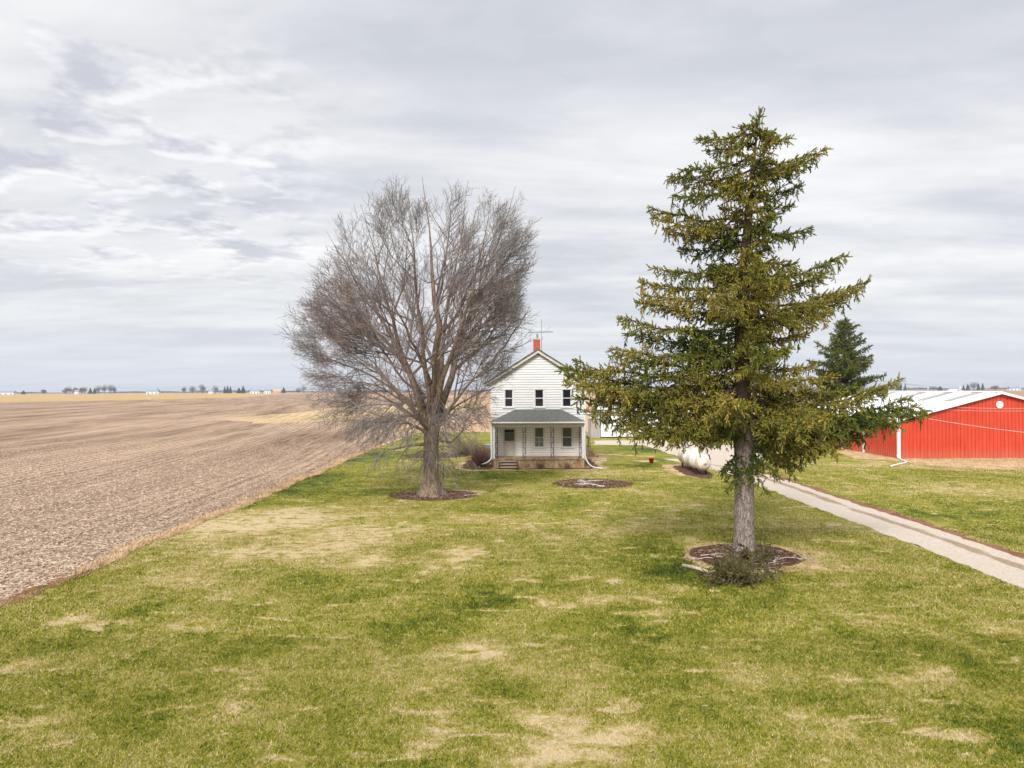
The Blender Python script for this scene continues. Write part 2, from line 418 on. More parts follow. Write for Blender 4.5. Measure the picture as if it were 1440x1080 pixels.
# driveway with its tracks, and the yard behind
def drive_x(y):   # centre line; bends to the left into the yard beyond 46 m
    return 16.35+.12*nz(y, .08, 1) - (0 if y < 46 else .012*(y-46)**2)
ysx = np.arange(-8, 60, .35); V = []; T = []
for yy in ysx:
    c = drive_x(yy)
    for k, o_ in enumerate(np.linspace(-1.45, 1.12, 25)):
        edge_ = (.16*nz(yy, 1.3, 5 if k < 12 else 15)+.14*nz(yy, 4.7, 9 if k < 12 else 19)) if k in (0, 24) else 0
        V.append((c+o_+edge_, yy, .034))
        d = abs(abs(o_)-.72)
        T.append(min(1, max(0, 1.25-abs(o_-.25)/.40)) if abs(o_-.2) < .55 else (min(1, (o_-.95)/.3) if o_ > .95 else 0))
F = [(r_*25+k, r_*25+k+1, (r_+1)*25+k+1, (r_+1)*25+k) for r_ in range(len(ysx)-1) for k in range(24)]
me = np_mesh('driveway', V, F, M['gravel']); set_attr(me, 'track', T); tag(link_mesh('driveway', me), kind='structure')
strip('driveway_edge', lambda y: drive_x(y)+1.0, lambda y: drive_x(y)+1.65+.35*nz(y, .7, 3)+.2*nz(y, 2.7, 6), -8, 56, .030, M['duff'], .25)
o = sheet('farmyard', [g2(834, 626), g2(900, 626.5), g2(930, 634), g2(955, 643), g2(985, 652), g2(1030, 657), g2(1065, 655), g2(1075, 640), g2(1050, 627), g2(1000, 626), g2(960, 619.5), g2(834, 620)], .040, M['gravel'], 1, jitter=.5, jscale=.5)
set_attr(o.data, 'track', [0]*len(o.data.vertices))
o = sheet('garden_path', [(6.2, 65.2), (12.2, 61.2), (12.3, 62.0), (6.2, 66.2)], .032, M['straw'], .5, jitter=.2, jscale=1)

# worn and strawy ground round the buildings
sheet('bare_ground', [(31.0, 54.5), (34, 51.5), (40, 49.8), (48, 49.2), (75, 48.6), (75, 59.25), (33.4, 59.25), (33.2, 80), (31.9, 80), (32, 61)], .032, M['straw'], .6, jitter=.6, jscale=.5)
sheet('bare_ground', [(28.5, 59.5), (31.7, 57.5), (32.4, 61), (31.8, 68), (30, 66)], .030, M['straw'], .5, jitter=.6, jscale=.5)
sheet('bare_ground', [(-4.6, 53.6), (-3.2, 51.6), (0, 51.7), (6.1, 51.8), (7.2, 52.8), (7.0, 56), (8.3, 60), (7.0, 66), (5.6, 66), (5.6, 53), (-1.6, 53), (-1.6, 60), (-4, 58)], .032, M['straw'], .4, jitter=.35, jscale=.8)
sheet('mulch_bed', [(-3.9, 53.8), (-2.9, 52.2), (0, 52.3), (5.8, 52.3), (6.6, 54), (6.4, 64), (5.6, 64), (5.6, 53), (-1.6, 53), (-1.6, 64), (-3.4, 62)], .038, M['mulch'], .4, jitter=.35, jscale=.8)
def bed(cx, cy, rx, ry, name='mulch_bed', mat='mulch', z=.044, jit=.22, halo=None):
    pts = [(cx+rx*math.cos(a), cy+ry*math.sin(a)) for a in np.linspace(0, 2*math.pi, 40, endpoint=False)]
    sheet(name, pts, z, M[mat], .2, jitter=jit, jscale=1.2)
MX, MY = G(607, 697.5)[:2]; SX, SY = G(1047, 783)[:2]
bed(MX+.1, MY+.1, 2.5, 1.25+.55)
bed(MX+1.3, MY+1.2, 1.7, 1.0, 'bare_ground', 'straw', .036, .3)
SBX, SBY = G(833, 680.5)[:2]; bed(SBX, SBY, 2.45, 2.3)
bed(SX+.05, SY+.1, 1.92, 1.85)
bed(SX+.15, SY-.05, 2.35, 2.25, 'bare_ground', 'straw', .034, .5)
BX, BY = G(612, 641)[:2]; bed(BX, BY, 3.0, 2.4)
TX, TY = 13.0, 51.0
bed(TX-.2, TY-.4, 1.0, 4.0); bed(TX-.6, TY+.2, 1.4, 4.3, 'bare_ground', 'straw', .036, .4)
rx_, ry_ = G(912, 649)[:2]; bed(rx_-.2, ry_, 1.1, .7, 'bare_ground', 'straw', .036, .3)
bed(SBX+3.2, SBY+1.6, .9, .25, 'mulch_bed', 'duff', .036, .2)

BEDS = [(MX+.1, MY+.1, 2.4, 1.75), (SBX, SBY, 2.4, 2.2), (SX+.05, SY+.1, 1.85, 1.8), (TX-.2, TY-.4, 1.0, 4.0)]
def blades(n, y0, y1, xl, xr, wid, hgt, dens_fn=None):
    """one triangle each"""
    Y = np.sqrt(RNG.uniform(y0*y0, y1*y1, n))
    X = RNG.uniform(-1, 1, n)*(.76*Y+1)
    keep = (X < 45) & (np.abs(X-16.4) > 1.5)
    for cx, cy, a, bb in BEDS: keep &= ((X-cx)/a)**2+((Y-cy)/bb)**2 > 1
    X = X[keep]; Y = Y[keep]
    le = np.array([smooth_edge(v) for v in np.linspace(y0, y1, 400)])
    keep = X > np.interp(Y, np.linspace(y0, y1, 400), le)+RNG.uniform(-.2, .15, len(X))
    keep &= ~((X > -1.7) & (X < 5.8) & (Y > 51.8)); keep &= ~((X > 31.5) & (Y > 51.5))
    return X[keep], Y[keep]
Xs = []; Ys = []; Ws = []; Hs = []
for n, y0, y1, wd, hg in ((330000, 9.5, 17, .013, .045), (340000, 17, 30, .020, .055), (170000, 30, 56, .035, .06)):
    X, Y = blades(n, y0, y1, 0, 0, wd, hg)
    Xs.append(X); Ys.append(Y); Ws.append(np.full(len(X), wd)); Hs.append(np.full(len(X), hg))
X = np.concatenate(Xs); Y = np.concatenate(Ys); W = np.concatenate(Ws); HH = np.concatenate(Hs)
n = len(X); a = RNG.uniform(0, 2*np.pi, n); la = RNG.uniform(0, 2*np.pi, n); ln = RNG.uniform(.3, 1.6, n)
dr = dry_shade(X, Y)
hh = HH*RNG.uniform(.45, 1.25, n)*np.where(dr > .25, .6, 1)
V = np.empty((n, 3, 3))
V[:, 0] = np.stack([X-np.cos(a)*W/2, Y-np.sin(a)*W/2, np.full(n, .022)], 1)
V[:, 1] = np.stack([X+np.cos(a)*W/2, Y+np.sin(a)*W/2, np.full(n, .022)], 1)
V[:, 2] = np.stack([X+np.cos(la)*ln*hh, Y+np.sin(la)*ln*hh, .022+hh], 1)
me = np_mesh('grass', V.reshape(-1, 3), np.arange(3*n).reshape(-1, 3), M['grass'])
set_attr(me, 'dry', np.repeat(dr, 3)); set_attr(me, 'rnd', np.repeat(RNG.uniform(0, 1, n), 3))
tag(link_mesh('grass', me), 'short mown turf, green with straw coloured dead patches, covering the yard', 'grass', kind='stuff')

n = 420; Y = np.sqrt(RNG.uniform(9**2, 50**2, n)); X = RNG.uniform(-1, 1, n)*.74*Y; k_ = (X > -13) & (np.abs(X-16.4) > 1.7); X = X[k_]; Y = Y[k_]; n = len(X)
a = RNG.uniform(0, np.pi, n); L = RNG.uniform(.03, .13, n); Wd = RNG.uniform(.006, .014, n)
P3 = np.stack([np.stack([X-np.cos(a)*L/2, Y-np.sin(a)*L/2, np.full(n, .06)], 1), np.stack([X+RNG.normal(0, .01, n), Y, RNG.uniform(.06, .09, n)], 1), np.stack([X+np.cos(a)*L/2, Y+np.sin(a)*L/2, np.full(n, .06)], 1)], 1)
Vd, Fd = tubes_np(P3, np.repeat(Wd[:, None], 3, 1)*np.array([1, .9, .4]), 4)
M['litter'] = plain('lawn_litter', (.52, .44, .34), (.10, .065, .04), .9, scale=.9)
tag(link_mesh('lawn_litter', np_mesh('lawn_litter', Vd, Fd, M['litter'])), 'small twigs and leaves scattered over the lawn', 'litter', kind='stuff')
# crop residue and clods lying on the tilled field
M['residue'] = plain('corn_residue', (.56, .45, .34), (.32, .23, .16), .9, scale=1.2)
M['clod'] = plain('soil_clod', (.30, .21, .155), (.16, .10, .075), .95, scale=1.5)
n = 42000
Y = 19+(RNG.uniform(0, 1, n)**1.15)*75*RNG.uniform(.5, 1, n); X = -13.9-RNG.uniform(0, 1, n)*(.76*Y-12.5)
keep = X < np.array([smooth_edge(v) for v in Y])-.1; X = X[keep]; Y = Y[keep]; n = len(X)
a = RNG.normal(np.pi/2, .9, n); L = RNG.uniform(.05, .14, n); Wd = RNG.uniform(.012, .035, n)
c, s = np.cos(a), np.sin(a); zz = RNG.uniform(.01, .05, n)
V = np.empty((n, 4, 3)); tilt = RNG.uniform(-.35, .35, n)
for k, (du, dv) in enumerate(((-1, -1), (1, -1), (1, 1), (-1, 1))):
    V[:, k, 0] = X+c*du*L/2-s*dv*Wd/2; V[:, k, 1] = Y+s*du*L/2+c*dv*Wd/2; V[:, k, 2] = zz+tilt*du*L/2+np.where(dv > 0, .025, 0)
V[:, :, 2] = np.maximum(V[:, :, 2], .008)
tag(link_mesh('crop_residue', np_mesh('crop_residue', V.reshape(-1, 3), np.arange(4*n).reshape(-1, 4), M['residue'])), 'pale broken corn stalks scattered over the tilled soil', 'crop residue', kind='stuff')
n = 24000
Y = 19+(RNG.uniform(0, 1, n)**1.1)*62*RNG.uniform(.5, 1, n); X = -14.4-RNG.uniform(0, 1, n)*(.76*Y-12.5)
r_ = RNG.uniform(.02, .06, n)
V = np.empty((n, 5, 3)); base_ = [(-1, -1), (1, -1), (1, 1), (-1, 1)]
for k, (du, dv) in enumerate(base_):
    V[:, k] = np.stack([X+du*r_*RNG.uniform(.6, 1.2, n), Y+dv*r_*RNG.uniform(.6, 1.2, n), np.full(n, .004)], 1)
V[:, 4] = np.stack([X+r_*RNG.uniform(-.3, .3, n), Y, r_*RNG.uniform(.7, 1.3, n)], 1)
t = np.array([(0, 1, 4), (1, 2, 4), (2, 3, 4), (3, 0, 4)])
F = (t[None]+(np.arange(n)*5)[:, None, None]).reshape(-1, 3)
tag(link_mesh('soil_clods', np_mesh('soil_clods', V.reshape(-1, 3), F, M['clod'])), 'small dark clods of earth across the tilled field', 'soil', kind='stuff')

# tufts of dead grass along the field edge and barn skirt
M['deadgrass'] = plain('dead_grass', (.66, .50, .30), (.34, .20, .11), .9, scale=.8)
def tuft_pts(n, fx, y0, y1):
    Y = RNG.uniform(y0, y1, n); return np.array([fx(v) for v in Y]), Y
A = tuft_pts(17000, lambda y: smooth_edge(y)-abs(RNG.normal(0, .4))+.12, 23, 75)
Bx = RNG.uniform(31, 60, 9000); By = RNG.uniform(50, 58.9, 9000)
X = np.concatenate([A[0], Bx]); Y = np.concatenate([A[1], By]); n = len(X)
a = RNG.uniform(0, 2*np.pi, n); la = RNG.uniform(0, 2*np.pi, n); hh = RNG.uniform(.04, .16, n); W = .03
V = np.empty((n, 3, 3))
V[:, 0] = np.stack([X-np.cos(a)*W/2, Y-np.sin(a)*W/2, np.full(n, .03)], 1); V[:, 1] = np.stack([X+np.cos(a)*W/2, Y+np.sin(a)*W/2, np.full(n, .03)], 1)
V[:, 2] = np.stack([X+np.cos(la)*hh*1.2, Y+np.sin(la)*hh*1.2, .03+hh], 1)
tag(link_mesh('dead_grass', np_mesh('dead_grass', V.reshape(-1, 3), np.arange(3*n).reshape(-1, 3), M['deadgrass'])), 'matted straw coloured dead grass at the field edge and along the red barn', 'dead grass', kind='stuff')

# ------------------------------------------------------------------ bark / foliage materials
def bark_mat(name, c1, c2, c3, sc=6, bumpk=1., stretch=.35, upper=None):
    m, nt, b = newmat(name); v = nt.mapping(nt.obj(), (1, 1, stretch))
    f = nt.noise(v, sc, 7, .7, .4)
    vo = nt.new('ShaderNodeTexVoronoi', feature='DISTANCE_TO_EDGE'); nt.put(vo.inputs['Vector'], v); vo.inputs['Scale'].default_value = sc*1.3
    crack = nt.mapr(vo.outputs['Distance'], 0, .07, .45, 1)
    col = nt.ramp(nt.mapr(f, .3, .7), [(0, c1), (.5, c2), (1, c3)])
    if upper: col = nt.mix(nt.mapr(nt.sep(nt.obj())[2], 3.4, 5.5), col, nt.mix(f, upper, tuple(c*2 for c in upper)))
    nt.put(b.inputs['Base Color'], nt.mix(crack, c1, col))
    nt.put(b.inputs['Normal'], nt.bump(nt.math('ADD', nt.math('MULTIPLY', crack, .6), f), bumpk, .06))
    b.inputs['Roughness'].default_value = .9; b.inputs['Specular IOR Level'].default_value = .1
    return m
M['maplebark'] = bark_mat('maple_bark', (.055, .038, .026), (.26, .195, .14), (.44, .36, .28), 11, .7, .14)
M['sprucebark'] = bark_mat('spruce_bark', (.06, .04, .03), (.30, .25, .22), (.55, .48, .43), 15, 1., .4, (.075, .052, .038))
m, nt, b = newmat('maple_twig'); p = nt.obj()
f = nt.noise(p, .32, 3, .5); t_ = nt.attr('rnd')
red = nt.mix(t_, (.36, .20, .165, 1), (.14, .07, .06, 1)); gry = nt.mix(t_, (.34, .31, .29, 1), (.085, .075, .072, 1))
nt.put(b.inputs['Base Color'], nt.mix(nt.math('MULTIPLY', nt.attr('inner'), nt.mapr(f, .35, .6)), gry, red)); b.inputs['Roughness'].default_value = .85
M['twig'] = m
def needle_mat(name, cols, k=1.0):
    m, nt, b = newmat(name); p = nt.obj()
    f = nt.noise(p, .38, 3, .5, .5); g = nt.attr('rnd')
    v = nt.math('ADD', nt.math('MULTIPLY', nt.mapr(f, .3, .7), .62), nt.math('MULTIPLY', g, .38))
    nt.put(b.inputs['Base Color'], nt.ramp(v, cols)); b.inputs['Roughness'].default_value = .6; b.inputs['Specular IOR Level'].default_value = .25
    return m
M['needles'] = needle_mat('spruce_needles', [(0, (.024, .050, .008)), (.25, (.075, .110, .014)), (.5, (.19, .19, .026)), (.75, (.32, .26, .045)), (1, (.42, .31, .08))])
M['needles_dark'] = needle_mat('spruce_needles_dark', [(0, (.036, .062, .008)), (.5, (.095, .115, .014)), (1, (.20, .175, .03))])
M['needles_brown'] = needle_mat('dying_needles', [(0, (.05, .05, .016)), (.5, (.10, .085, .025)), (1, (.18, .13, .05))])

# ------------------------------------------------------------------ bare deciduous tree
def norm(v): return v/(np.linalg.norm(v)+1e-9)
class Tree:
    def __init__(s, env, C): s.br = {}; s.env = env; s.C = C
    def put(s, pts, rad, lvl):
        s.br.setdefault((len(pts), lvl), []).append((pts, rad))
def bend(p0, d0, L, k, wig, trop, rng):
    pts = [p0]; d = norm(d0); st = L/(k-1)
    for i in range(k-1):
        d = norm(d+rng.normal(0, wig, 3)+trop)
        pts.append(pts[-1]+d*st)
    return np.array(pts)

def bare_crown(tree, stems, C, env, rng, counts, rmin=.011):
    """stems: list of (points, radii). Grows limbs > branches > twigs > twiglets inside env(direction)->radius"""
    def inside(p, slack=1.0):
        d = p-C; r = np.linalg.norm(d); return r < env(d/(r+1e-9))*slack
    def child_dir(par, out, ang, rng):
        perp = rng.normal(0, 1, 3); perp = norm(perp-par*perp.dot(par))
        if out is not None:
            o2 = out-par*out.dot(par)
            perp = norm(perp+norm(o2)*.7)
        return norm(par*math.cos(ang)+perp*math.sin(ang))
    def up_trop(p):
        hgt = p[2]
        up = .11 if hgt > C[2]-1.0 else .10*(hgt-(C[2]-4.0))/3.0
        return np.array([0, 0, max(up, -.16)])
    cur = []
    for pts, rad in stems: tree.put(pts, rad, 0); cur.append((pts, rad, 0))
    cfg = [ # number per parent, length factor, angle range, segs
        (counts[0], .55, (30, 60), 8), (counts[1], .46, (30, 62), 6), (counts[2], .46, (30, 62), 5), (counts[3], .5, (28, 60), 3)]
    for lvl, (num, lf, (a0, a1), k) in enumerate(cfg, 1):
        nxt = []
        for pts, rad, _ in cur:
            Lp = np.sum(np.linalg.norm(np.diff(pts, axis=0), axis=1))
            nn = max(2, int(num*(.75+.5*rng.random())*(1 if lvl == 1 else min(1.3, .35+Lp/(6.0/lvl/lvl**.35)))))
            for q in range(nn):
                t0 = .22 if lvl > 1 else .18
                t = t0+(1-t0)*((q+rng.random())/nn)**.85
                f = t*(len(pts)-1); i0 = min(int(f), len(pts)-2); fr = f-i0
                p = pts[i0]*(1-fr)+pts[i0+1]*fr; r = rad[i0]*(1-fr)+rad[i0+1]*fr
                par = norm(pts[i0+1]-pts[i0])
                out = norm((p-C)*np.array([1, 1, .6]))
                ang = R(rng.uniform(a0, a1))
                d = child_dir(par, out, ang, rng)
                L = Lp*lf*(1.12-.62*t)*rng.uniform(.7, 1.2)
                if lvl == 1: L = min(max(L, 2.8), 6.5)
                if lvl == 4: L = min(max(L, .35), .9)
                if lvl == 3: L = min(max(L, .6), 1.9)
                # keep within the crown outline
                sl_ = rng.uniform(.88, 1.07); ok = False
                for _t in range(3):
                    if inside(p+d*L, sl_): ok = True; break
                    L *= .75
                if not ok or L < .25: continue
                cp = bend(p, d, L, k, .11 if lvl < 3 else .16, up_trop(p)*(1 if lvl > 1 else .8), rng)
                r0 = min(r*.6, .11 if lvl == 1 else .042 if lvl == 2 else .017)
                r0 = max(r0, rmin*1.3 if lvl < 4 else rmin)
                r1 = max(r0*.3, rmin*.75)
                cr = r1+(r0-r1)*np.linspace(1, 0, k)**.8
                tree.put(cp, cr, lvl); nxt.append((cp, cr, lvl))
        cur = nxt
def tree_mesh(tree, levels, sides, mat, off, name, C=None):
    parts = []; rnd = []; inn = []
    for (k, l), lst in tree.br.items():
        if l not in levels: continue
        P = np.array([a for a, _ in lst]); Rr = np.array([b_ for _, b_ in lst])
        V, F = tubes_np(P-np.array(off), Rr, sides.get(l, 3)); parts.append((V, F))
        rr = RNG.uniform(0, 1, len(lst)); rnd.append(np.repeat(rr, k*sides.get(l, 3))); inn.append(np.full(len(lst)*k*sides.get(l, 3), 1. if l > 2 else .25))
    V, F = join_np(parts)
    me = np_mesh(name, V, F, mat, True); set_attr(me, 'rnd', np.concatenate(rnd))
    if C is not None:
        d = np.linalg.norm((V+np.array(off)-C)/np.array([6.6, 6.3, 6.6]), axis=1); set_attr(me, 'inner', np.clip(1.5-1.25*d, 0, 1)*.7*np.concatenate(inn))
    return me

# --- the big maple in front of the house
TYm = MY
def mq(px, py, dy=0): a = Q(px, py, TYm+dy); return np.array(a)
Cm = mq(592, 470)
sil = [(383,470),(408,508),(425,560),(447,592),(484,645),(573,660),(647,668),(680,650),(700,600),(712,545),(738,500),(762,462),(748,425),(752,400),(757,363),(769,310),(741,280),(713,260),(683,248),(619,242),(566,244),(522,272),(500,288),(462,318),(448,360),(433,405),(405,440)]
angs = []; rads = []
for sx, sy in sil:
    p = mq(sx, sy)-Cm; angs.append(math.atan2(p[2], p[0])); rads.append(math.hypot(p[0], p[2]))
o_ = np.argsort(angs); angs = np.array(angs)[o_]; rads = np.array(rads)[o_]
A3 = np.concatenate([angs-2*np.pi, angs, angs+2*np.pi]); R3 = np.concatenate([rads]*3)
def env_m(d):
    h = math.hypot(d[0], d[1]); el = math.atan2(d[2], h)
    rr = np.interp(el, A3, R3); rl = np.interp(math.pi-el, A3, R3)
    c = (1+d[0]/(h+1e-9))/2
    r = rr*c+rl*(1-c)
    return r*(1-.10*abs(d[1]))
tr = Tree(env_m, Cm); rng = np.random.default_rng(3)
base = np.array([MX, MY, 0.])
def poly_pts(lst, k=12):
    P = np.array(lst); d = np.concatenate([[0], np.cumsum(np.linalg.norm(np.diff(P, axis=0), axis=1))]); t = np.linspace(0, d[-1], k)
    Pn = np.stack([np.interp(t, d, P[:, i]) for i in range(3)], 1)
    for _ in range(2): Pn[1:-1] = (Pn[:-2]+2*Pn[1:-1]+Pn[2:])/4
    return Pn
trunk_top = mq(608, 560)
stems_def = [
 ([(607,600,0),(612,555,0),(618,500,-.3),(612,430,-.4),(606,360,-.3),(600,300,0),(594,250,.2)], .36),
 ([(612,600,.1),(632,545,.4),(644,495,.8),(668,430,1.2),(690,370,1.5),(712,310,1.4),(728,262,1.4)], .26),
 ([(603,600,-.1),(590,560,-.6),(566,505,-1.4),(548,440,-2.0),(532,380,-2.3),(508,285,-2.4)], .22),
 ([(610,590,.1),(622,535,1.2),(620,470,2.2),(636,400,2.8),(650,330,3.0),(657,252,3.0)], .22),
 ([(604,590,0),(588,550,.9),(560,490,1.9),(520,420,2.8),(490,370,3.2),(458,325,3.2)], .20),
 ([(609,585,-.1),(624,530,-1.3),(646,470,-2.4),(668,400,-3.1),(690,275,-3.6)], .19),
 ([(606,580,-.1),(598,520,-1.4),(590,450,-2.4),(584,380,-3.1),(574,262,-3.5)], .19),
 ([(602,605,0),(575,565,-.1),(530,520,-.2),(478,480,-.3),(430,462,-.3)], .15),
 ([(603,600,0),(590,555,.1),(555,480,.1),(505,400,.1),(468,345,.1)], .18),
 ([(613,600,0),(640,560,-.2),(690,515,-.5),(735,475,-.6)], .12),
 ([(612,615,-.1),(640,625,-.5),(655,595,-.8),(672,560,-.8),(678,530,-.8)], .09),
 ([(600,625,0),(570,628,-.3),(545,632,-.6),(505,632,-.8)], .09),
 ([(601,610,0),(575,590,-.3),(540,588,-.5),(500,575,-.8),(462,570,-.8)], .10),
 ([(603,605,.1),(570,575,1.5),(520,550,3.0),(475,530,3.8)], .11),
 ([(605,610,-.2),(585,585,-1.8),(550,560,-3.2),(515,545,-4.2)], .10),
 ([(611,612,-.2),(625,590,-1.8),(650,570,-3.0),(680,560,-3.8)], .10),
 ([(611,605,.2),(640,570,1.6),(680,550,2.8),(712,540,3.4)], .10),
 ([(608,600,.2),(610,560,2.0),(600,520,4.0),(590,480,5.2)], .13),
 ([(608,560,-.3),(612,500,-2.2),(625,440,-4.2),(635,390,-5.0)], .14),
 ([(606,540,-.2),(575,470,-2.4),(545,410,-4.2),(525,365,-4.8)], .13),
 ([(624,520,.4),(665,465,.2),(705,420,0),(738,385,-.2)], .12),
 ([(636,510,.6),(668,480,1.4),(700,450,2.2),(735,430,2.4)], .10),
 ([(598,560,.1),(560,500,.6),(500,450,1.0),(450,415,1.2),(425,402,1.2)], .12),
 ([(575,520,-.8),(520,455,-1.2),(475,400,-1.4),(448,362,-1.4)], .11),
 ([(660,430,1.1),(705,375,.4),(740,325,.2),(764,304,.2)], .10),
 ([(690,515,-.5),(720,470,-.3),(748,430,-.2)], .07),
 ([(585,570,0),(530,530,.8),(470,505,1.2),(412,500,1.4)], .10),
 ([(600,590,0),(560,555,.8),(500,535,1.8),(440,540,2.4)], .09),
 ([(645,480,.9),(680,410,.8),(715,350,.8),(748,312,.8)], .12),
]
stems = []
tp = np.array([mq(606, 697, 0), mq(606, 670), mq(606, 640), mq(607, 610), mq(609, 580), mq(612, 555)]); tp[0] = base
trad = [.62, .42, .40, .42, .43, .40]
for lst, r0 in stems_def:
    P = poly_pts([mq(a_, b_, c_) for a_, b_, c_ in lst], 11)
    P[1:] += rng.normal(0, .05, P[1:].shape)
    stems.append((P, r0*.92*np.linspace(1, 0, 11)**1.45+.010))
bare_crown(tr, stems, Cm, env_m, rng, (13, 9, 6, 3), .0068)
# fine drooping water shoots round the trunk
for q in range(170):
    p = mq(rng.uniform(592, 624), rng.uniform(545, 655), rng.uniform(-.4, -.1)); az = rng.uniform(-math.pi, 0) if q % 3 else rng.uniform(0, math.pi)
    d = np.array([math.cos(az), math.sin(az)*.8, .15])
    pts = bend(p, d, rng.uniform(1.0, 3.0), 7, .16, np.array([0, 0, -.26]), rng)
    tr.put(pts, np.linspace(.017, .008, 7), 3)
    for z_ in range(5):
        i0 = rng.integers(1, 6); tr.put(bend(pts[i0], norm(pts[i0]-pts[i0-1])+rng.normal(0, .5, 3), rng.uniform(.3, .8), 3, .15, np.array([0, 0, -.15]), rng), np.array([.010, .008, .006]), 4)
T0 = empty('maple_tree', tuple(base), 'large leafless maple with a broad crown of grey twigs, left of the white house', 'tree')
# trunk with root flare
kx = 28; vs = []; prof = poly_pts(tp, 20); rr_ = np.interp(np.linspace(0, 1, 20), np.linspace(0, 1, 6), trad)
for i, p in enumerate(prof):
    for q in range(kx):
        a_ = 2*math.pi*q/kx
        fl = max(0, 1-p[2]/1.0)**2*.30*(.6+.5*math.sin(a_*5+.7)+.3*math.sin(a_*3))
        ridge = .025*math.sin(a_*7+p[2]*1.3)+.02*mnoise.noise(Vector((math.cos(a_)*2, math.sin(a_)*2, p[2]*1.2)))
        r_ = rr_[i]+fl+ridge
        vs.append((p[0]+r_*math.cos(a_)-base[0], p[1]+r_*math.sin(a_)-base[1], p[2]-(.05 if i == 0 else 0)))
V1 = np.array(vs); i = np.arange(19)[:, None]; j = np.arange(kx)[None]
F1 = np.stack([i*kx+j, i*kx+(j+1) % kx, (i+1)*kx+(j+1) % kx, (i+1)*kx+j], -1).reshape(-1, 4)
P0 = np.array([a_ for a_, _ in stems]); R0 = np.array([b_ for _, b_ in stems])
V2, F2 = tubes_np(P0-base, R0, 9)
V, F = join_np([(V1, F1), (V2, F2)])
link_mesh('trunk', np_mesh('trunk', V, F, M['maplebark'], True), T0)
link_mesh('branches', tree_mesh(tr, (1, 2, 3, 4), {1: 5, 2: 4, 3: 3, 4: 3}, M['twig'], base, 'branches', Cm), T0)

# ------------------------------------------------------------------ spruces
def sprig_proto(rng, needles=15, L=.17, nl=.042, nw=.019):
    tris = []
    for k in range(needles):
        t = k/(needles-1); a = rng.uniform(0, 2*math.pi)
        c = np.array([rng.normal(0, .003), rng.normal(0, .003), t*L])
        side = np.array([math.cos(a), math.sin(a), 0])
        tip = c+side*nl*rng.uniform(.7, 1.15)*(1-.35*t)+np.array([0, 0, nl*rng.uniform(.7, 1.3)])
        wv = np.array([-math.sin(a), math.cos(a), rng.normal(0, .5)])*nw
        tris += [c-wv+np.array([0, 0, -.008]), c+wv, tip]
    return np.array(tris)
def place_sprigs(P, D, Sc, protos, rng, Rn):
    """P positions, D directions, Sc scales -> verts (n*k,3)"""
    n = len(P); D = D/(np.linalg.norm(D, axis=1, keepdims=True)+1e-9)
    h = rng.normal(0, 1, (n, 3)); U = np.cross(D, h); U /= np.linalg.norm(U, axis=1, keepdims=True)+1e-9; W = np.cross(D, U)
    out = []; rn = []
    idx = rng.integers(0, len(protos), n)
    for q, pr in enumerate(protos):
        s = idx == q
        if not s.any(): continue
        v = (U[s][:, None]*pr[None, :, 0:1]+W[s][:, None]*pr[None, :, 1:2]+D[s][:, None]*pr[None, :, 2:3])*Sc[s][:, None, None]+P[s][:, None]
        out.append(v.reshape(-1, 3)); rn.append(np.repeat(Rn[s], len(pr)))
    return np.concatenate(out), np.concatenate(rn)

